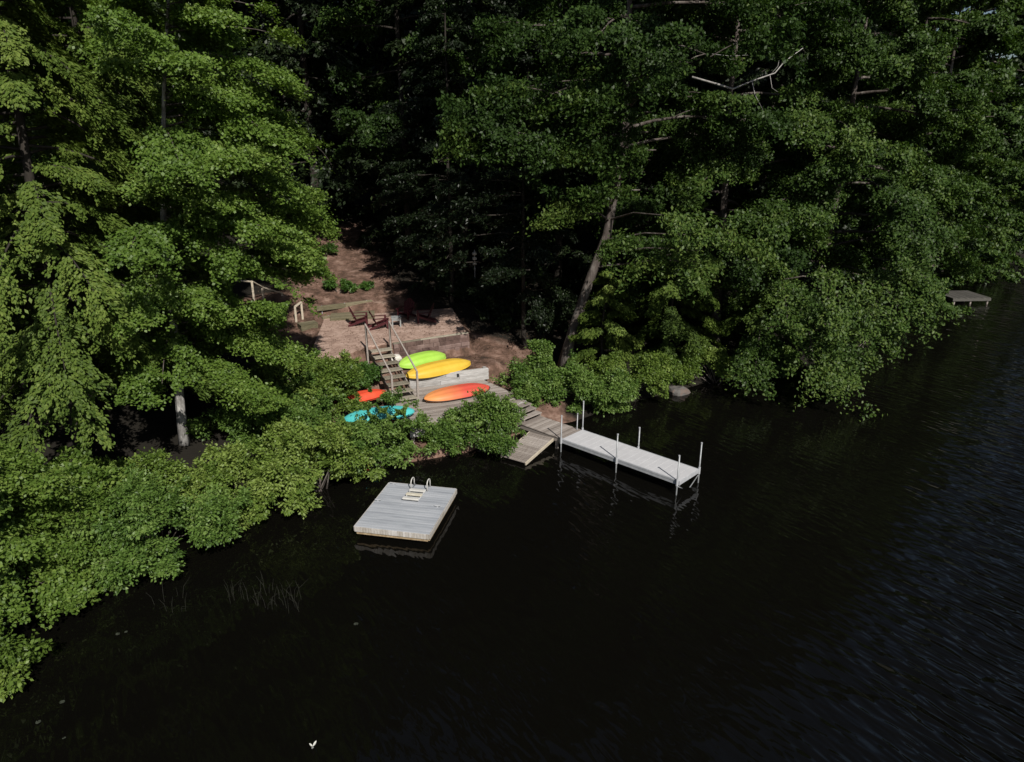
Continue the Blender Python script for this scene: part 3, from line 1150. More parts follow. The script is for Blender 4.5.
# landscaping steps behind the patio
for i, (a, b, z, lb) in enumerate((((322, 319), (384, 309), PATZ, 'long mossy timber edging along the back of the patio'),
                                   ((316, 309), (372, 302), 2.95, 'short mossy timber edging one step above the patio'),)):
    A, B = at(*a, z), at(*b, z)
    o = empty('timber_edging', (A[0], A[1], z - .1), math.atan2(B[1] - A[1], B[0] - A[0]), lb, 'edging')
    L = np.linalg.norm(B - A)
    mb = MB()
    mb.box((L / 4, 0, .11), (L / 2 - .02, .2, .24), None, rnd.random(), cham=.02)
    mb.box((L * .75, 0, .11), (L / 2 - .02, .2, .23), None, rnd.random(), cham=.02)
    mb.build('timber', M['mosswood'], o)
    for t in (.1, .5, .9):
        mb = MB()
        mb.tube([(L * t, 0, -.2), (L * t, 0, .245)], .02, 6)
        mb.build('spike', M['alum'], o)
A = at(330, 317, 2.7)
pf = empty('plank_platform', (A[0], A[1], 2.50), R(12), 'low mossy plank platform in the middle behind the patio, below the ferns', 'platform')
mb = MB()
planks(mb, 2.3, 1.5, .14, .01, .13, .04)
mb.build('deck_boards', M['mosswood'], pf)
mb = MB()
mb.box((1.15, -.02, .03), (2.3, .04, .16), None, .3)
mb.box((1.15, 1.52, .03), (2.3, .04, .16), None, .3)
mb.build('fascia', M['mosswood'], pf)


def rail_set(name, pts, label, m, rails, posth):
    """posts given as (px, py_bottom, z_bottom), rails joining successive tops"""
    P = [at(x, y, z) for x, y, z in pts]
    root = empty(name, P[0], 0, label, 'handrail')
    T = []
    for p, h in zip(P, posth):
        q = p - P[0]
        mb = MB()
        mb.box((q[0], q[1], q[2] + h / 2 - .15), (.1, .1, h + .3), Matrix.Rotation(.3, 3, 'Z'), .5, cham=.01)
        mb.build('post', m, root)
        T.append((q[0], q[1], q[2] + h))
    for i, j, w in rails:
        mb = MB()
        mb.beam(T[i] if not isinstance(i, tuple) else i, T[j], .12, .06, .6)
        mb.build('rail', m, root)
    return root


rail_set('handrail', [(254, 299.5, 3.6), (263.5, 299, 3.4), (283, 303, 3.0)], 'pale pine handrail on posts seen through a gap in the maple leaves', M['palewood'], [(0, 1, .1), (1, 2, .1)], [.95, .65, .55])
h1 = [o for o in bpy.data.objects if o.name.startswith('handrail')][-1]
mb = MB()
q = at(236, 299, 3.6) - at(254, 299.5, 3.6)
mb.beam((q[0], q[1], .97), (0, 0, .95), .12, .06, .6)
mb.build('rail', M['palewood'], h1)
rail_set('handrail', [(296.5, 323, 2.6), (303, 321, 2.6)], 'short pale handrail on two posts at the left end of the patio', M['palewood'], [(0, 1, .1)], [.85, 1.0])
p = at(301, 328, 2.6)
bx = empty('wooden_step', (p[0], p[1], 2.42), R(35), 'brown wooden box step below the short handrail at the patio end', 'step')
mb = MB()
planks(mb, .9, .6, .15, .008, .32, .04)
mb.build('tread', M['mosswood'], bx)
mb = MB()
mb.box((.45, .3, .12), (.86, .55, .3), None, .3)
mb.build('riser', M['mosswood'], bx)

# feeder pole in the shade behind the patio
p = at(475, 285, 3.6)
pz = hz(p[0], p[1])
fd = empty('bird_feeder', (p[0], p[1], pz), 0, 'pale three tier bird feeder on a thin pole in deep shade', 'bird feeder')
tz = atY(475, 250, p[1])[2] - pz
mb = MB()
mb.tube([(0, 0, -.2), (0, 0, tz)], .022, 8)
mb.build('pole', M['alum'], fd)
for k in range(3):
    mb = MB()
    z = tz - .2 - k * .27
    mb.tube([(0, 0, z - .1), (0, 0, z - .07), (0, 0, z), (0, 0, z + .07), (0, 0, z + .1)], [.05, .13, .15 - .02 * k, .12, .03], 12)
    mb.build('feeder_tier', M['palestone'], fd, smooth=True)

# far dock
fa, fb_ = at(953, 298.5, .45), at(991, 298, .45)
fdk = empty('wooden_dock', (fa[0], fa[1], 0), math.atan2(fb_[1] - fa[1], fb_[0] - fa[0]), 'small far grey wooden dock jutting from the right shore', 'dock')
L = np.linalg.norm(fb_ - fa)
mb = MB()
nb = 16
for i in range(nb):
    mb.box(((i + .5) * L / nb, 1.3, .45), (L / nb - .012, 2.6, .05), None, rnd.random(), cham=.006)
mb.build('deck_boards', M['shadeplank'], fdk)
mb = MB()
mb.box((L / 2, -.02, .34), (L, .05, .18), None, .8)
mb.build('fascia', M['shadeplank'], fdk)
mb = MB()
mb.box((L / 2, 2.62, .34), (L, .05, .18), None, .8)
mb.build('fascia', M['shadeplank'], fdk)
for x in (.2, L / 2, L - .15):
    for y in (.1, 2.5):
        mb = MB()
        mb.tube([(x, y, -.8), (x, y, .42)], .07, 8)
        mb.build('post', M['greywood'], fdk)

# floating bits
p = at(313, 748, 0)
lily = empty('water_lily', (p[0], p[1], .01), 0, 'small white three lobed bloom floating alone on dark water', 'flower')
for k, (a, l, w) in enumerate(((62, .10, .05), (160, .07, .04), (283, .10, .05))):
    mb = MB()
    vs, fs = [], []
    for i in range(6):
        t = i / 5
        ww = w * math.sin(PI * (.12 + .84 * t)) / 2
        r_ = .01 + l * t
        for s_ in (-1, 0, 1):
            x = r_
            y = s_ * ww
            z = .02 + .05 * t + (.012 if s_ else 0)
            vs.append((x * math.cos(R(a)) - y * math.sin(R(a)), x * math.sin(R(a)) + y * math.cos(R(a)), z))
    for i in range(5):
        for q in range(2):
            fs.append((i * 3 + q, (i + 1) * 3 + q, (i + 1) * 3 + q + 1, i * 3 + q + 1))
    mb.quadmesh(vs, fs)
    mb.build('petal', M['petal'], lily, smooth=True)
pads = [(38, 722), (64, 738), (62, 702), (118, 634), (126, 632), (356, 624)]
for i, (px, py) in enumerate(pads):
    p = at(px, py, .012)
    mb = MB()
    n = 12
    r_ = rnd.uniform(.03, .07)
    st_ = rnd.uniform(0, 6)
    ring = [(0, 0, 0)] + [(r_ * math.cos(st_ + .3 + 5.7 * k / (n - 1)) * rnd.uniform(.85, 1.1), r_ * rnd.uniform(.8, 1) * math.sin(st_ + .3 + 5.7 * k / (n - 1)), rnd.uniform(0, .012)) for k in range(n)]
    mb.quadmesh(ring, [(0, k, k + 1) for k in range(1, n)])
    tag(mb.build('floating_leaf', M['pad'], loc=p), 'dull leaf floating on the dark water near the lower left shore', 'leaf', 'leaves floating off the left shore')

# thin reeds standing in the shallows
mb = MB()
for cx, cy, n, sp in ((235, 585, 9, 6), (262, 588, 22, 10), (290, 588, 16, 6), (165, 598, 5, 5), (182, 594, 5, 4)):
    for i in range(n):
        p = at(cx + rnd.gauss(0, sp), cy + rnd.gauss(12, 6), 0)
        h = rnd.uniform(.18, .6)
        ax, ay = rnd.gauss(0, .1), rnd.gauss(0, .1)
        mb.tube([(p[0], p[1], -.1), (p[0] + ax * .5, p[1] + ay * .5, h * .6), (p[0] + ax * 1.6, p[1] + ay * 1.6, h)], [.005, .0045, .002], 4, caps=False)
tag(mb.build('reeds', M['reed']), 'thin pale reeds standing in the dark shallows', 'reeds', kind='stuff')


# ------------------------------------------------------------------ foliage
def spray(rng, lv, start, az, L, rise, droop, ntw, twl, per, leaf, style, tone, tubes=None, r0=.03, fill=.12):
    """one bough: a curved axis carrying side twigs with leaves; adds to lv, returns nothing"""
    start = np.asarray(start, float)
    dh = np.array([math.cos(az), math.sin(az), 0])

    def c(s):
        s = np.asarray(s)[..., None]
        return start + dh * L * s + np.array([0, 0, 1.0]) * L * (rise * s - droop * s * s)
    if tubes is not None:
        ss = np.linspace(0, .97, 6)
        tubes.append(([tuple(p) for p in c(ss)], [max(r0 * (1 - .85 * t), .008) for t in ss]))
    s = rng.uniform(fill, 1, ntw) ** .85
    side = np.where(rng.random(ntw) < .5, -1, 1)
    taz = az + side * rng.uniform(.45, 1.25, ntw) * (1.05 - .5 * s)
    tl = twl * L * (.30 + .70 * np.sin(np.pi * np.clip(1.05 - s, 0, 1) ** .8)) * rng.uniform(.55, 1.2, ntw)
    base = c(s)
    k = per
    r = rng.uniform(.08, 1, (ntw, k)) ** .75
    td = np.stack([np.cos(taz), np.sin(taz), np.zeros(ntw)], -1)
    P = base[:, None] + td[:, None] * (r * tl[:, None])[..., None]
    slope = (rise - 2 * droop * s)
    dz = slope[:, None] * r * tl[:, None] * .5 - style['hang'] * (r ** 2) * tl[:, None]
    P[..., 2] += dz + (r * tl[:, None]) * rng.normal(0, style['pit'], ntw)[:, None]
    jit = style['jit']
    P += rng.normal(0, 1, P.shape) * np.array([jit, jit, jit * style['flat']])
    n = ntw * k
    P = P.reshape(-1, 3)
    out = np.broadcast_to(td[:, None], (ntw, k, 3)).reshape(-1, 3)
    A = out * style['along'] + rng.normal(0, style['ajit'], (n, 3))
    A[:, 2] -= style['drop'] * (.4 + rng.random(n))
    N = np.array([0, 0, 1.0]) + dh * style['face'] + rng.normal(0, style['njit'], (n, 3))
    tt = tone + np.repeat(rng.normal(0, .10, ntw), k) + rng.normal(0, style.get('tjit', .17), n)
    ll = leaf[0] * rng.uniform(.65, 1.25, n)
    lv.add(P, A, N, tt, ll, ll * leaf[1])


ST = {
    'maple': dict(hang=.22, jit=.11, flat=.6, along=.8, ajit=.6, drop=.25, face=.55, njit=.42, pit=.12),
    'hemlock': dict(hang=.42, jit=.06, flat=.7, along=1.0, ajit=.30, drop=.6, face=.75, njit=.36, pit=.16),
    'oak': dict(hang=.22, jit=.15, flat=.8, along=.5, ajit=.75, drop=.40, face=.70, njit=.50, pit=.25),
    'pine': dict(hang=.30, jit=.10, flat=.7, along=.8, ajit=.5, drop=.3, face=.3, njit=.45, pit=.15),
}


def tree(name, base, top_off, H, style, mat, bark, label, cat='tree', z0=.2, prof=None, nl=40, Lmax=4, leaf=(.14, .62), ntw=24, per=34, twl=.42,
         rise=.1, droop=.3, r_trunk=.2, seed=1, prune=(), extra=(), group=None, sub=0, az_bias=None, lean_pts=None, tone0=.5, dead=None):
    rng = np.random.default_rng(seed)
    base = np.asarray(base, float)
    lv = Leaves()
    tubes = []
    if lean_pts is None:
        lean_pts = [(0, 0, 0), (top_off[0] * .4 + rng.normal(0, .12), top_off[1] * .4 + rng.normal(0, .12), H * .5), (top_off[0], top_off[1], H)]
    lp = np.array(lean_pts, float)

    def trunk_at(z):
        return np.array([np.interp(z, lp[:, 2], lp[:, 0]), np.interp(z, lp[:, 2], lp[:, 1]), z]) + base
    prof = prof or (lambda t: (1 - t) ** .7 * .9 + .1)
    g = rng.uniform(0, 6.28)
    for i in range(nl):
        t = (i + rng.uniform(0, 1)) / nl
        z = H * (z0 + (1 - z0) * t * .98)
        az = g + i * 2.39996 + rng.normal(0, .35)
        if az_bias is not None and rng.random() < az_bias[1]:
            az = az_bias[0] + rng.normal(0, .7)
        L = Lmax * prof(t) * rng.uniform(.72, 1.15)
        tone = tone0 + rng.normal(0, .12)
        if sub:
            # a limb carrying several boughs
            dh = np.array([math.cos(az), math.sin(az), 0])
            rs, dr = rise + rng.normal(0, .12), droop * rng.uniform(.6, 1.2)
            st_ = trunk_at(z)
            lim = [tuple(st_ + dh * L * s_ + np.array([0, 0, L * (rs * s_ - dr * s_ * s_)])) for s_ in np.linspace(0, .9, 5)]
            tubes.append((lim, [max(r_trunk * .34 * (1 - .8 * q), .015) for q in np.linspace(0, 1, 5)]))
            for k in range(sub):
                s_ = rng.uniform(.3, .95)
                p = st_ + dh * L * s_ + np.array([0, 0, L * (rs * s_ - dr * s_ * s_)])
                spray(rng, lv, p, az + rng.normal(0, .85), L * rng.uniform(.2, .4), rng.uniform(-.2, .6), rng.uniform(.1, .6),
                      ntw, twl, per, leaf, ST[style], tone + rng.normal(0, .06), tubes, .02, fill=.3)
        else:
            spray(rng, lv, trunk_at(z), az, L, rise + rng.normal(0, .14), droop * rng.uniform(.4, 1.6), ntw, twl, per, leaf, ST[style], tone, tubes, r_trunk * .22)
    for (px, py, Y, az, L, rs, dr, tn) in extra:
        p = atY(px, py, Y)
        spray(rng, lv, p, R(az), L, rs, dr, int(ntw * 1.5), twl * 1.15, per, leaf, ST[style], tn, tubes, .03, fill=.05)
        # the limb that carries it
        q = trunk_at(max(0.5, p[2] - base[2] - .15 * np.hypot(*(p - trunk_at(p[2] - base[2]))[:2])))
        tubes.append(([tuple(q), tuple((q + p) / 2 + [0, 0, .2]), tuple(p)], [r_trunk * .2, r_trunk * .14, .025]))
    root = empty(name, base, 0, label, cat, group)
    tb_ = MB()
    zz = np.linspace(-.4, H * .98, 12)
    wob = rng.normal(0, r_trunk * .12, (12, 2))
    tb_.tube([tuple(trunk_at(z) - base + np.array([w[0], w[1], 0])) for z, w in zip(zz, wob)],
             [r_trunk * (1.25 if z < .1 else 1) * max(1 - .9 * max(z, 0) / H, .06) for z in zz], 12)
    trunk = tb_.build('trunk', M[bark], root, smooth=True)
    lb_ = MB()
    for pts, rad in tubes:
        if len(prune):
            ex, ey = proj(np.array(pts))
            if any((((ex - cx) / (rx + 6)) ** 2 + ((ey - cy) / (ry + 6)) ** 2 < 1)[len(pts) // 2:].any() for cx, cy, rx, ry in prune):
                continue
        lb_.tube([(p[0] - base[0], p[1] - base[1], p[2] - base[2]) for p in pts], rad, 5, caps=False)
    lb_.build('limbs', M['bark' if bark == 'palebark' else bark], root, smooth=True)
    lv.build('crown', M[mat], root, base, rng, prune)
    if dead:
        db = MB()
        for pts, r_ in dead:
            pp = [atY(x, y, Y) - base for x, y, Y in pts]
            db.tube([tuple(p) for p in pp], list(np.linspace(r_, r_ * .3, len(pp))), 6)
        db.build('dead_branch', M['deadwood'], root, smooth=True)
    return root


def bush(name, base, rx_, ry_, h, mat, label, n=9000, leaf=(.11, .62), seed=1, lobes=9, prune=(), cat='shrub', group=None, tone0=.5, clump=.22, up=.55, stems=9, bark='bark', dens=1.7):
    """multi-stemmed shrub: leaves in small clumps over a set of uneven overlapping lobes"""
    rng = np.random.default_rng(seed)
    base = np.asarray(base, float)
    lv = Leaves()
    tb_ = MB()
    lob = []
    for i in range(lobes):
        a = rng.uniform(0, 6.28)
        q = math.sqrt(rng.uniform(0, .8))
        lr = rng.uniform(.22, .5)
        cx, cy = math.cos(a) * q, math.sin(a) * q
        cz = (1 - q * q) ** .5 * rng.uniform(.35, .72)
        lob.append((np.array([cx * rx_, cy * ry_, cz * h]), np.array([rx_, ry_, h * .75]) * lr, rng.normal(0, .10)))
    per = 60
    nc = max(12, int(n * dens) // per)
    # leafy tufts over the lobes, each a small dome of shoots with shaded room between
    nt_ = lobes * 7
    wt_ = np.concatenate([np.arange(lobes), rng.integers(0, lobes, nt_ - lobes)])
    C = np.array([l[0] for l in lob])[wt_]
    Rr = np.array([l[1] for l in lob])[wt_]
    dt = unit(rng.normal(0, 1, (nt_, 3)) + np.array([0, -.2, .35]))
    TC = base + C + dt * Rr * (rng.uniform(.45, 1.3, nt_) ** .7)[:, None]
    tr = rng.uniform(.2, .46, nt_) * (rx_ + ry_ + h) / 6.0
    Tt = np.array([l[2] for l in lob])[wt_] + rng.normal(0, .16, nt_)
    which = rng.integers(0, nt_, nc)
    d = unit(rng.normal(0, 1, (nc, 3)) + np.array([0, 0, .45]))
    P0 = TC[which] + d * (tr[which] * rng.uniform(.25, 1.1, nc) ** .5)[:, None] * np.array([1, 1, .7])
    Tn = Tt[which]
    d = unit(d + .6 * dt[which])
    cs = clump * .75 * rng.uniform(.6, 1.35, nc)[:, None, None]
    # each clump is a leafy shoot: leaves gathered round a short leaning axis
    ax = unit(d * .7 + np.array([0, -.1, .45]) + rng.normal(0, .35, (nc, 3)))
    tt = rng.uniform(-1, 1, (nc, per))
    P = P0[:, None] + ax[:, None] * (tt[..., None] * cs * 1.25) + rng.normal(0, 1, (nc, per, 3)) * cs * np.array([.62, .62, .34]) * (1.15 - .5 * (tt[..., None] + 1) / 2)
    o = np.broadcast_to(d[:, None], P.shape)
    N = o * (1 - up) * 1.6 + np.array([0, 0, 1.0]) * up * 1.6 + rng.normal(0, .55, P.shape)
    A = unit(P - P0[:, None]) * .8 + o * .4 + rng.normal(0, .4, P.shape)
    A[..., 2] -= .25
    T = tone0 + (Tn + rng.normal(0, .15, nc))[:, None] + rng.normal(0, .14, (nc, per))
    ll = leaf[0] * rng.uniform(.65, 1.3, (nc, per))
    lv.add(P.reshape(-1, 3), A.reshape(-1, 3), N.reshape(-1, 3), T.ravel(), ll.ravel(), ll.ravel() * leaf[1])
    root = empty(name, base, 0, label, cat, group)
    for i in range(stems):
        l = lob[i % lobes]
        e = l[0] + l[1] * rng.normal(0, .5, 3) * .8
        s_ = rng.normal(0, .15, 2)
        tb_.tube([(s_[0], s_[1], -.3), (e[0] * .4, e[1] * .4, e[2] * .55), tuple(e)], [.035, .022, .008], 5, caps=False)
    tb_.build('stems', M[bark], root, smooth=True)
    lv.build('foliage', M[mat], root, base, rng, prune)
    return root


def B(x, y, dz=0):
    return (x, y, hz(x, y) + dz)


TRUNKGAP = [(560, 356, 9, 12), (563, 345, 8, 14), (570, 320, 9, 18), (578, 292, 9, 20), (586, 262, 9, 18), (594, 238, 8, 14)]
SCENE_GAP = [(347, 262, 24, 20), (352, 300, 34, 24), (400, 335, 90, 30), (450, 370, 50, 30)]
FENCEGAP = [(254, 290, 24, 12), (298, 318, 14, 20), (278, 296, 16, 8)]

HEM = dict(style='hemlock', mat='hemlock', bark='darkbark', leaf=(.14, .5), ntw=36, per=50, twl=.30, rise=.12, droop=.48, r_trunk=.24, prof=lambda t: (1 - t) ** .6 * .85 + .14)
OAK = dict(style='oak', mat='oak', bark='bark', leaf=(.165, .56), ntw=22, per=50, twl=.58, rise=.16, droop=.28, r_trunk=.26)

# --- left bank
tree('hemlock_tree', B(-14.6, 22.0), (.3, .2), 19, label='tall hemlock with drooping sprays at the left edge, nearest the lake', seed=3, z0=.19, nl=115, Lmax=4.5, **HEM)
tree('hemlock_tree', B(-20.0, 24.5), (-.3, .2), 20, label='tall hemlock cut by the left picture edge, behind the nearest hemlock', seed=4, z0=.14, nl=125, Lmax=4.8, **HEM)
tree('hemlock_tree', B(-17.0, 30), (.1, .3), 22, label='hemlock rising behind the layered maple, upper left', seed=6, z0=.06, nl=140, Lmax=4.6, **HEM)
tree('maple_tree', B(-11.9, 23.6), (1.7, 1.0), 17, 'maple', 'maple', 'palebark', 'layered green maple with a pale trunk left of the patio', seed=8, z0=.17, nl=92, Lmax=4.6,
     leaf=(.105, .78), ntw=42, per=84, twl=.35, rise=.16, droop=.26, r_trunk=.17, prune=FENCEGAP + SCENE_GAP + [(25, 200, 82, 330), (178, 425, 18, 28), (190, 410, 22, 24)], az_bias=(R(-20), .35),
     prof=lambda t: .75 + .5 * math.sin(PI * min(t * 1.1, 1)) * .6 - .55 * max(t - .5, 0),
     extra=[(235, 250, 25, 10, 3.0, .05, .22, .62), (250, 215, 26, 5, 2.5, .05, .22, .62), (215, 330, 24, -15, 2.9, .0, .25, .6), (190, 380, 23, -10, 2.8, .03, .22, .55),
            (240, 235, 24, -25, 2.6, .02, .22, .66), 
            (220, 130, 26, 15, 3.0, .05, .35, .55), (205, 60, 26, 20, 2.6, .1, .4, .5), (210, 170, 25, 5, 3.1, .05, .3, .6), (195, 95, 25, 0, 3.0, .05, .35, .55), (265, 262, 26, 10, 2.2, .0, .2, .62), (258, 245, 27, 0, 2.4, .0, .2, .6)])
tree('maple_tree', B(-20.5, 38.5), (.3, .3), 20, 'maple', 'maple', 'bark', 'taller maple behind the layered maple, top left of the patio path', seed=12, z0=.18, nl=62, Lmax=4.8,
     leaf=(.19, .75), ntw=28, per=42, twl=.42, rise=.2, droop=.28, r_trunk=.22, prune=SCENE_GAP + FENCEGAP, prof=lambda t: .6 + .5 * math.sin(PI * t), tone0=.38)

# --- big oaks on the right bank
lean = [(0, 0, 0), (.8, .1, 2.8), (1.9, .2, 6), (2.6, .2, 10), (2.6, .4, 16), (2.2, .8, 25)]
tree('oak_tree', B(2.35, 32.8), (0, 0), 25, label='tall oak with a leaning grey trunk between patio and shrubs', seed=21, z0=.36, nl=26, Lmax=7.0, sub=8, tone0=.04,  # crown shade is put into the near-black leaf tone
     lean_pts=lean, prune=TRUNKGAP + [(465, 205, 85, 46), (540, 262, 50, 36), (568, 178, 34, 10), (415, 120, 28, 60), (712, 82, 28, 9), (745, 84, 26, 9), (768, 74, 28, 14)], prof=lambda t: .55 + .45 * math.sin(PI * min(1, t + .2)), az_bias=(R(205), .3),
     extra=[(520, 133, 29, 182, 2.6, .0, .12, .55), (470, 128, 28.8, 180, 1.4, .0, .12, .6), (530, 88, 29, 182, 1.6, .05, .2, .5), (640, 95, 29.2, 183, 3.2, .03, .12, .5), (610, 150, 29, 190, 1.6, .05, .2, .55),  # brighter-toned boughs paint the sunlit clumps
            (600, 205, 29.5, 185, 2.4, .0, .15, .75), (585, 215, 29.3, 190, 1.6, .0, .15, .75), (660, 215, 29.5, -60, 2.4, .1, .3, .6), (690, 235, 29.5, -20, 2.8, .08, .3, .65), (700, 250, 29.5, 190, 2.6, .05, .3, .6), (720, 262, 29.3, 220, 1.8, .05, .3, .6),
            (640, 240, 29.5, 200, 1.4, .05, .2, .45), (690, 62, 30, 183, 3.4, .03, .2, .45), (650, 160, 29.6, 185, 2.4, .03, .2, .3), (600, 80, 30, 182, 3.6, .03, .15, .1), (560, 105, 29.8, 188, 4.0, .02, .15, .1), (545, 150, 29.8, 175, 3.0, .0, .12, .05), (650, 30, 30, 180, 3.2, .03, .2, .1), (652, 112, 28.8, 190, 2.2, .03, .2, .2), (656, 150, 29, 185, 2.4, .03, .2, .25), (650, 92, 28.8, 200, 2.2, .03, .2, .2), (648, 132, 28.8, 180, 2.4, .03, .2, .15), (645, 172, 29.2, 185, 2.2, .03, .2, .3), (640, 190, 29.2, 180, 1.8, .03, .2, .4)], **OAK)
tree('oak_tree', B(11.0, 37.2), (-.4, .3), 24, label='broad oak with a bleached dead branch, upper right of the leaning trunk', seed=22, tone0=.34, z0=.14, nl=40, Lmax=6.4, sub=8,
     prof=lambda t: .6 + .4 * math.sin(PI * min(1, t + .15)), prune=[(712, 82, 28, 10), (745, 84, 30, 12), (768, 74, 30, 17), (792, 56, 22, 17)],
     dead=[([(692, 77, 28.60), (720, 85, 28.40), (733, 89, 28.30), (752, 81, 28.30), (775, 73, 28.40), (784, 62, 28.50), (803, 48, 28.70)], .042),
           ([(771, 74, 28.40), (778, 66, 28.40), (779, 60, 28.30)], .018), ([(752, 81, 28.30), (755, 95, 28.20), (763, 110, 28.20)], .018), ([(770, 75, 28.40), (772, 88, 28.25), (778, 92, 28.20)], .014),
           ([(712, 54, 28.90), (730, 56, 28.90), (750, 55, 28.90)], .014)], **OAK)
tree('oak_tree', B(16.8, 38.4), (.3, -.6), 22, label='spreading oak at mid right whose low boughs hang to the water', seed=23, tone0=.38, z0=.08, nl=44, Lmax=5.8, sub=8,
     prof=lambda t: .8 + .3 * math.sin(PI * min(1, t + .2)) - .25 * t, az_bias=(R(-100), .3),
     extra=[(800, 310, 33, -95, 3.2, -.1, .55, .6), (835, 330, 32.5, -80, 3.2, -.15, .6, .6), (860, 300, 33.5, -90, 2.6, -.05, .5, .55), (760, 330, 33, -110, 2.5, -.1, .5, .35), (830, 365, 31.8, -90, 1.2, -.1, .3, .62),
            (820, 270, 32.5, -90, 3.0, 0, .5, .6), (860, 270, 33, -75, 3.0, 0, .5, .6), (780, 280, 33, -100, 2.8, 0, .5, .5), (815, 345, 32, -85, 2.0, -.1, .4, .6), (835, 352, 32, -95, 1.5, -.1, .4, .6), (890, 260, 34, -60, 2.4, 0, .4, .55)], prune=[(768, 74, 28, 16), (790, 58, 20, 16), (920, 390, 60, 34), (966, 296, 28, 12), (1000, 290, 30, 14)], **OAK)
OAK2 = dict(OAK, leaf=(.2, .58), ntw=20, per=46)
tree('oak_tree', B(24.5, 47.4), (.3, -.4), 24, label='oak farther along the right bank, just before the far wooden dock', seed=24, tone0=.34, z0=.03, nl=44, Lmax=5.8, sub=8,
     prof=lambda t: .8 + .25 * math.sin(PI * min(1, t + .2)) - .3 * t, az_bias=(R(-90), .25), prune=[(966, 296, 28, 12), (1000, 290, 30, 14)], **OAK2)
tree('hemlock_tree', B(8.0, 35.2), (.2, -.2), 9, label='small hemlock in the shade between the two right oaks', seed=25, z0=.05, nl=60, Lmax=2.8, tone0=.3, **dict(HEM, r_trunk=.1))
tree('hemlock_tree', B(4.4, 33.0), (.2, -.2), 5.0, label='young hemlock with flat yellow green boughs right of the leaning trunk', seed=26, z0=.12, nl=34, Lmax=2.0, tone0=.6, prune=TRUNKGAP, **dict(HEM, r_trunk=.08, droop=.25))
tree('hemlock_tree', B(12.8, 36.6), (.2, -.2), 8, label='shaded hemlock hanging over the water right of the boulder', seed=27, z0=.03, nl=50, Lmax=2.8, tone0=.25, **dict(HEM, r_trunk=.1))

tree('conifer_tree', B(.6, 35.0), (.2, .2), 15, 'pine', 'pine', 'darkbark', 'slim dark conifer added to shade the chairs, just left of the leaning oak trunk', seed=28, z0=.2, nl=40, Lmax=2.6,  # added tree; its left boughs throw shade over the right-hand chairs
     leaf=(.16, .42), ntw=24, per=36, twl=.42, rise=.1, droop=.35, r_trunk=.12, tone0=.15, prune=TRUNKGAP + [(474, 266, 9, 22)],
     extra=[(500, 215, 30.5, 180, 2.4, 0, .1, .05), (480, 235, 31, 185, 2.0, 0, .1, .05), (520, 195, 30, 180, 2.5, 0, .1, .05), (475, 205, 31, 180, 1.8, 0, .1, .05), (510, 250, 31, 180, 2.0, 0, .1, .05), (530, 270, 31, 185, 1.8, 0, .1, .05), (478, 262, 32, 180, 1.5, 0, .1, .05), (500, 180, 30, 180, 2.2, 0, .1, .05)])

tree('conifer_tree', B(-3.4, 39.6), (.1, .1), 18, 'pine', 'pine', 'darkbark', 'dark conifer added so its boughs shade the right side of the patio path', seed=29, z0=.3, nl=44, Lmax=2.8,  # added tree, placed to cast shade across the path
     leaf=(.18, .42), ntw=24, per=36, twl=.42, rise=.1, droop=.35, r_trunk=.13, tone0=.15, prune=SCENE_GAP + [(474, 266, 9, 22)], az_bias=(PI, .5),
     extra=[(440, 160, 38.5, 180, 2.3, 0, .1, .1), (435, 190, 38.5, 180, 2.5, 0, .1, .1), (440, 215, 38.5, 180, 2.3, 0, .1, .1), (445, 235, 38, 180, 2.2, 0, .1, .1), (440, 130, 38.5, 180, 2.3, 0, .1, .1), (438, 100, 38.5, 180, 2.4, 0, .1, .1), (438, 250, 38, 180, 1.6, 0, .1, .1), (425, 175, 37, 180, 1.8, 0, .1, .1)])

# --- dark trees behind
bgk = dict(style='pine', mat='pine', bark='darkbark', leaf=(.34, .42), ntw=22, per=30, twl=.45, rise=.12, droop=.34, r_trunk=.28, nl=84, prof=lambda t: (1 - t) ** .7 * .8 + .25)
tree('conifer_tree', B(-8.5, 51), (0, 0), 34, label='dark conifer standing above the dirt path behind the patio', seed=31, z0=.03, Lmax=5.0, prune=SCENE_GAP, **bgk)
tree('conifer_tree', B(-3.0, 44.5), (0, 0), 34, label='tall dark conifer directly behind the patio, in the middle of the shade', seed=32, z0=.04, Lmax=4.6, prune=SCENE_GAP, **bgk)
tree('conifer_tree', B(2.8, 43), (0, 0), 34, label='dark conifer behind the leaning oak trunk', seed=33, z0=.02, Lmax=4.8, **bgk)
tree('conifer_tree', B(8.5, 46), (0, 0), 27, label='dark conifer filling the gap between the two nearer oaks', seed=34, z0=.02, Lmax=5, **bgk)
tree('conifer_tree', B(-23, 42), (0, 0), 25, label='dark conifer behind the left hemlocks at the top edge', seed=36, z0=.03, Lmax=5.2, **bgk)
tree('conifer_tree', B(-15.5, 52), (0, 0), 26, label='dark conifer at the head of the dirt path, top left of centre', seed=37, z0=.03, Lmax=5.2, prune=SCENE_GAP, **bgk)
tree('conifer_tree', B(17, 50), (0, 0), 28, label='dark conifer behind the spreading right oak', seed=38, z0=.02, Lmax=5.4, **bgk)
tree('conifer_tree', B(0, 53), (0, 0), 28, label='dark conifer deep in the woods behind the middle of the shade', seed=40, z0=.02, Lmax=5.4, **bgk)
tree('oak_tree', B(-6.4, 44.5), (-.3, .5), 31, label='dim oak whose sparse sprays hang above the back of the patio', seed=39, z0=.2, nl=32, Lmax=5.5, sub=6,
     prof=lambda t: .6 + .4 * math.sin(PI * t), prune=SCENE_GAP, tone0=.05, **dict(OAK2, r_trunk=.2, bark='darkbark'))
OAK3 = dict(OAK, leaf=(.32, .58), ntw=14, per=24)
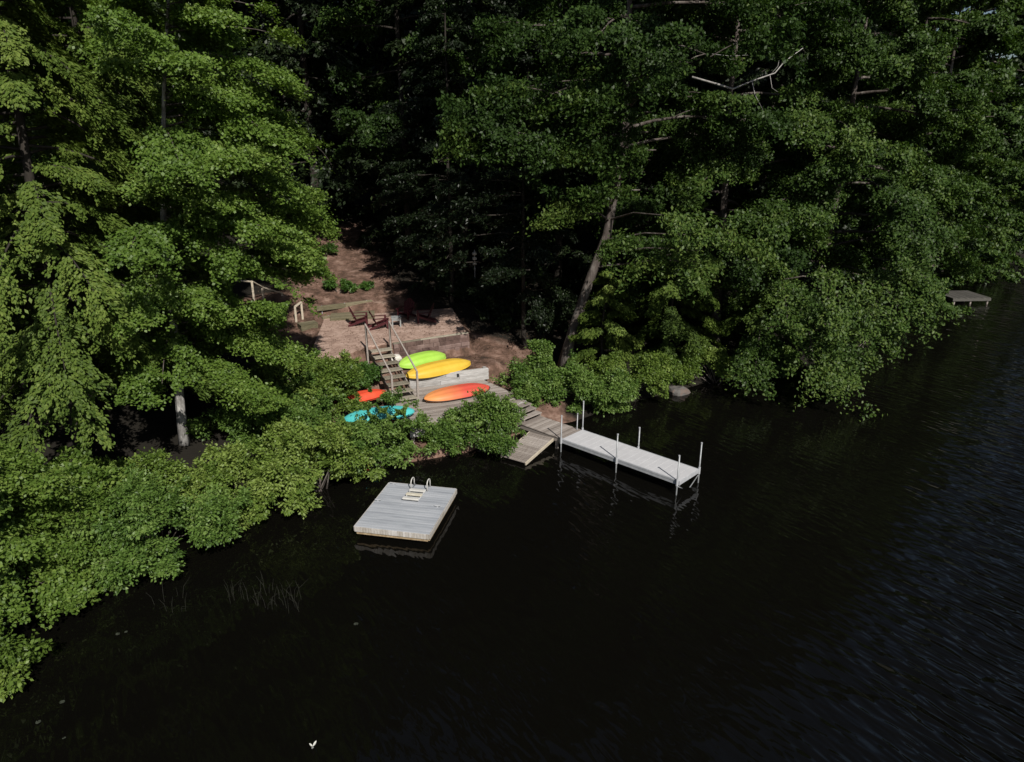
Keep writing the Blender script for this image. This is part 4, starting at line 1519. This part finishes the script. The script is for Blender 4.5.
tree('oak_tree', B(33, 58), (0, 0), 25, label='tall oak above the far wooden dock', seed=41, z0=.03, nl=60, Lmax=6.5, sub=7,
     prof=lambda t: .8 + .25 * math.sin(PI * min(1, t + .2)) - .3 * t, tone0=.4, **OAK3)
tree('oak_tree', B(42, 68), (0, 0), 25, label='far oak at the right picture edge beyond the wooden dock', seed=42, z0=.03, nl=60, Lmax=6.8, sub=7,
     prof=lambda t: .8 + .25 * math.sin(PI * min(1, t + .2)) - .3 * t, tone0=.35, **OAK3)

tree('conifer_tree', B(-13, 48.5), (0, 0), 36, label='very tall dark conifer added to keep sky off the water, left of the dirt path head', seed=46, z0=.12, Lmax=5.6, prune=SCENE_GAP, **bgk)  # added tree; blocks open sky from the water's reflection
tree('conifer_tree', B(21.5, 57), (0, 0), 31, label='dark conifer showing between the two right oaks at the top edge', seed=43, z0=.02, Lmax=5.6, **bgk)
tree('conifer_tree', B(13, 57), (0, 0), 31, label='dark conifer behind the oak with the dead branch', seed=44, z0=.02, Lmax=5.6, **bgk)
tree('conifer_tree', B(29, 64), (0, 0), 31, label='dark conifer behind the oak above the far wooden dock', seed=45, z0=.02, Lmax=5.8, **bgk)

# woods beyond: one mass
rng = np.random.default_rng(77)
lv = Leaves()
wt = MB()
for i in range(170):
    x = -70 + 1.75 * i + rng.normal(0, 1.5) if i < 125 else -55 + 2.6 * (i - 125) + rng.normal(0, 1)
    y = 60 + max(0, x - 20) * .40 + (rng.uniform(0, 22) if i < 125 else rng.uniform(24, 34))
    z = hz(x, y)
    H = rng.uniform(22, 30) * (1 if x < 50 else .65)
    wt.tube([(x, y, z - .5), (x, y, z + H * .95)], [.3, .05], 6)
    for k in range(34):
        t = (k + rng.random()) / 34
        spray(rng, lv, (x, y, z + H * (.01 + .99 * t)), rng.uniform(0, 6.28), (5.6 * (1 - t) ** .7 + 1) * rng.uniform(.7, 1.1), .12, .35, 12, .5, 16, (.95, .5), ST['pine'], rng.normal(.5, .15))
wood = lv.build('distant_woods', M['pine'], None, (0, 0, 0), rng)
tag(wood, 'dark mass of woods on the slope behind the nearer trees', 'woods', kind='stuff')
tag(wt.build('distant_trunks', M['darkbark']), 'dim trunks standing in the woods behind', 'woods', kind='stuff')

# --- shrubs along the water
G1 = 'shrubs along the left shore'
TEAL = [(383, 405, 5, 4), (374, 411, 5, 5), (391, 411, 5, 5), (399, 406, 5, 4), (411, 413, 6, 8), (350, 418, 6, 5), (382, 416, 6, 4), (363, 413, 5, 3), (367, 418, 3, 3), (400, 417, 4, 3), (393, 421, 3, 3)]
LF = (.102, .64)
tree('maple_sapling', (-13.7, 15.7, .5), (.5, -.5), 4.4, 'maple', 'maple', 'bark', 'low layered maple filling the lower left corner above the water', cat='tree', seed=51, z0=.1, nl=64, Lmax=2.9,
     leaf=(.10, .74), ntw=32, per=76, twl=.42, rise=.1, droop=.3, r_trunk=.08, prof=lambda t: 1 - .55 * t, tone0=.58)
bush('shrub', (-12.2, 12.9, .1), 1.5, 1.3, 1.4, 'alder', 'small grey green shrub at the very edge of the water, lowest at left', 6000, LF, 50, 7, group=G1, tone0=.35)
bush('shrub', (-14.2, 18.6, .7), 2.6, 2.0, 2.5, 'maple', 'shrub behind the corner maple, under the nearest hemlock', 20000, (.13, .7), 52, 11, group=G1, tone0=.5, up=.8)
bush('shrub', (-10.4, 18.0, .2), 2.2, 1.8, 2.4, 'shrub', 'round leafy shrub bulging over the water left of the reeds', 24000, (.095, .64), 53, 12, group=G1)
bush('shrub', (-12.0, 20.4, .5), 2.2, 1.5, 1.5, 'alder', 'loose shrub in front of the pale maple trunk', 15000, LF, 54, 10, group=G1, prune=[(178, 420, 10, 26)])
bush('shrub', (-8.9, 20.7, .2), 2.0, 1.7, 2.1, 'alder', 'yellow green shrub overhanging the water right of the pale maple trunk', 19000, LF, 55, 11, group=G1, tone0=.6)
bush('shrub', (-6.7, 22.1, .2), 1.9, 1.6, 2.5, 'alder', 'dense yellow green shrub behind the left corner of the swim float', 20000, LF, 56, 11, group=G1, tone0=.6, prune=TEAL)
bush('shrub', (-8.0, 26.6, 1.2), 2.2, 1.5, 2.5, 'alder', 'leafy shrub between the pale maple trunk and the staircase, above the red kayak', 26000, LF, 91, 11, group=G1, tone0=.55, prune=TEAL + [(363, 391, 6, 5), (375, 389, 4, 4), (351, 397, 5, 3), (336, 402, 4, 3), (420, 380, 28, 40)])
bush('shrub', (-9.7, 27.8, 1.5), 1.7, 1.2, 2.0, 'shrub', 'leafy shrub below the short handrail at the left end of the patio', 9000, LF, 92, 9, group=G1)
bush('shrub', (-4.9, 23.6, .2), 1.6, 1.4, 2.7, 'shrub', 'shrub directly behind the swim float ladder, below the turquoise kayak', 16000, LF, 57, 10, group=G1, prune=[(418, 480, 16, 8)] + TEAL + [(421, 438, 10, 10), (412, 436, 6, 5)])
bush('shrub', (-8.3, 24.6, .9), 2.6, 1.8, 2.2, 'shrub', 'low shrub on the slope between the pale maple trunk and the red kayak', 26000, LF, 58, 11, group=G1, prune=TEAL + [(363, 391, 6, 5), (375, 389, 4, 4), (351, 397, 5, 3), (336, 402, 4, 3)])
bush('shrub', (-1.1, 25.4, .2), 2.05, 1.4, 1.9, 'shrub', 'round green shrub in front of the plank deck beside the tilted ramp', 24000, (.095, .64), 59, 12)
bush('shrub', (1.5, 30.6, .6), 1.5, 1.1, 2.2, 'shrub', 'upright shrub at the foot of the leaning oak trunk', 17000, LF, 60, 10, prune=TRUNKGAP)
bush('shrub', (-7.3, 26.6, 1.2), 1.5, .8, 1.0, 'alder', 'low leafy shrub between the red kayak and the turquoise kayak', 13000, LF, 94, 10, group=G1, prune=TEAL + [(363, 391, 6, 5), (375, 389, 4, 4), (351, 397, 5, 3), (342, 401, 3, 3), (334, 402, 4, 3)], clump=.18)
bush('shrub', (.9, 29.3, .6), 1.1, .9, 1.6, 'shrub', 'small shrub beside the top of the short deck steps', 10000, LF, 93, 8, prune=TRUNKGAP)
bush('shrub', (3.3, 29.8, .4), 1.8, 1.2, 2.0, 'shrub', 'dense shrub behind the near end of the white dock', 21000, LF, 61, 11, prune=TRUNKGAP)
bush('shrub', (5.6, 31.0, .4), 1.8, 1.2, 2.2, 'alder', 'yellow green shrub left of the rusty boulder', 17000, LF, 62, 10, prune=[(678, 390, 10, 12)])
bush('shrub', (10.0, 33.4, .2), 2.0, 1.3, 1.8, 'alder', 'dim shrub hanging over the water right of the rusty boulder', 13000, LF, 63, 9, tone0=.35)
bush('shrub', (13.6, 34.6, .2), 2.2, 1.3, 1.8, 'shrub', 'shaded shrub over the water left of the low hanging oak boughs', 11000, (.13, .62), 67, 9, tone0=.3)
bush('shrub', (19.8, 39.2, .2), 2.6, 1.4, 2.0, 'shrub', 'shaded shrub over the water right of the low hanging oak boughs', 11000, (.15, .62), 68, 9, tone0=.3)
bush('shrub', (28.6, 51.2, .2), 2.4, 1.6, 2.2, 'shrub', 'grey green shrub on the shore beside the far wooden dock', 9000, (.2, .62), 69, 9, tone0=.4)
bush('shrub', (40.0, 62.2, .2), 3.2, 1.8, 3.0, 'alder', 'far pale shrub leaning over the water at the right picture edge', 8000, (.24, .62), 90, 9, tone0=.4)
bush('shrub', (-7.8, 27.6, 1.3), 1.7, 1.3, 1.1, 'fern', 'patch of ferns left of the red kayak on the slope', 13000, (.13, .4), 64, 10, clump=.18, prune=TEAL + [(363, 391, 6, 5), (375, 389, 4, 4), (351, 397, 5, 3), (336, 402, 4, 3)])
bush('shrub', (-9.8, 28.2, 1.6), 1.7, 1.3, 1.0, 'fern', 'patch of ferns below the left end of the patio', 12000, (.13, .4), 65, 10, clump=.18)
bush('shrub', (-6.6, 29.6, 1.5), 1.0, .8, .9, 'fern', 'small patch of ferns against the left side of the staircase', 6000, (.13, .4), 66, 7, clump=.15)
for i, (px, py, z, r_, lb) in enumerate(((338, 296, 3.1, 1.15, 'fern clump at the edge of the dirt behind the patio'), (366, 286, 3.5, .5, 'tiny fern beside the shade line on the dirt path'), (326, 254, 4.6, .9, 'small green plant at the top of the dirt path'))):
    p = at(px, py, z)
    bush('fern_plant', (p[0], p[1], hz(p[0], p[1])), r_, r_, r_ * .8, 'fern', lb, int(2600 * r_), (.16, .35), 70 + i, 5, clump=.14, stems=4, cat='plant')
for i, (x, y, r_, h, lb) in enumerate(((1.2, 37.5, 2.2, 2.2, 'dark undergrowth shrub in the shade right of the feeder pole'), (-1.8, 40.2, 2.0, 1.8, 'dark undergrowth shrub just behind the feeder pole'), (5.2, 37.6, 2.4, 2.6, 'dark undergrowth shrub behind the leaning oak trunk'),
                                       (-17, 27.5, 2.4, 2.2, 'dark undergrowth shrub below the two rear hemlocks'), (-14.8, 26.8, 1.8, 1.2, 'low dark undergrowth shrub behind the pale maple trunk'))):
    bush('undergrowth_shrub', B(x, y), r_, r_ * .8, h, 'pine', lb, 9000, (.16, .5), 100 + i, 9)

# fallen leaves and twigs on bare earth
rng = np.random.default_rng(9)
n = 26000
x = rng.uniform(-14, 4, n)
y = rng.uniform(27, 50, n)
keep = seg_dist(SH, x, y) > .8
keep &= ~inside(DECKP, x, y)
keep &= ~(inside(PATIO, x, y) & (rng.random(n) < .65))
x, y = x[keep], y[keep]
z = height(x, y)
z = np.where(inside(PATIO, x, y), PATZ, z) + .018
lv = Leaves()
n = len(x)
lv.add(np.stack([x, y, z], -1), rng.normal(0, 1, (n, 3)) * [1, 1, .15], np.array([0, 0, 1.0]) + rng.normal(0, .2, (n, 3)), rng.beta(1.3, 2.6, n), rng.uniform(.03, .10, n), rng.uniform(.02, .06, n))
lt = lv.build('leaf_litter', M['litter'], None, (0, 0, 0), rng)
tag(lt, 'scattered dry leaves on the bare earth and patio', 'leaf litter', kind='stuff')
print('LEAFQUADS', sum(len(o.data.polygons) for o in bpy.data.objects if o.type == 'MESH'))
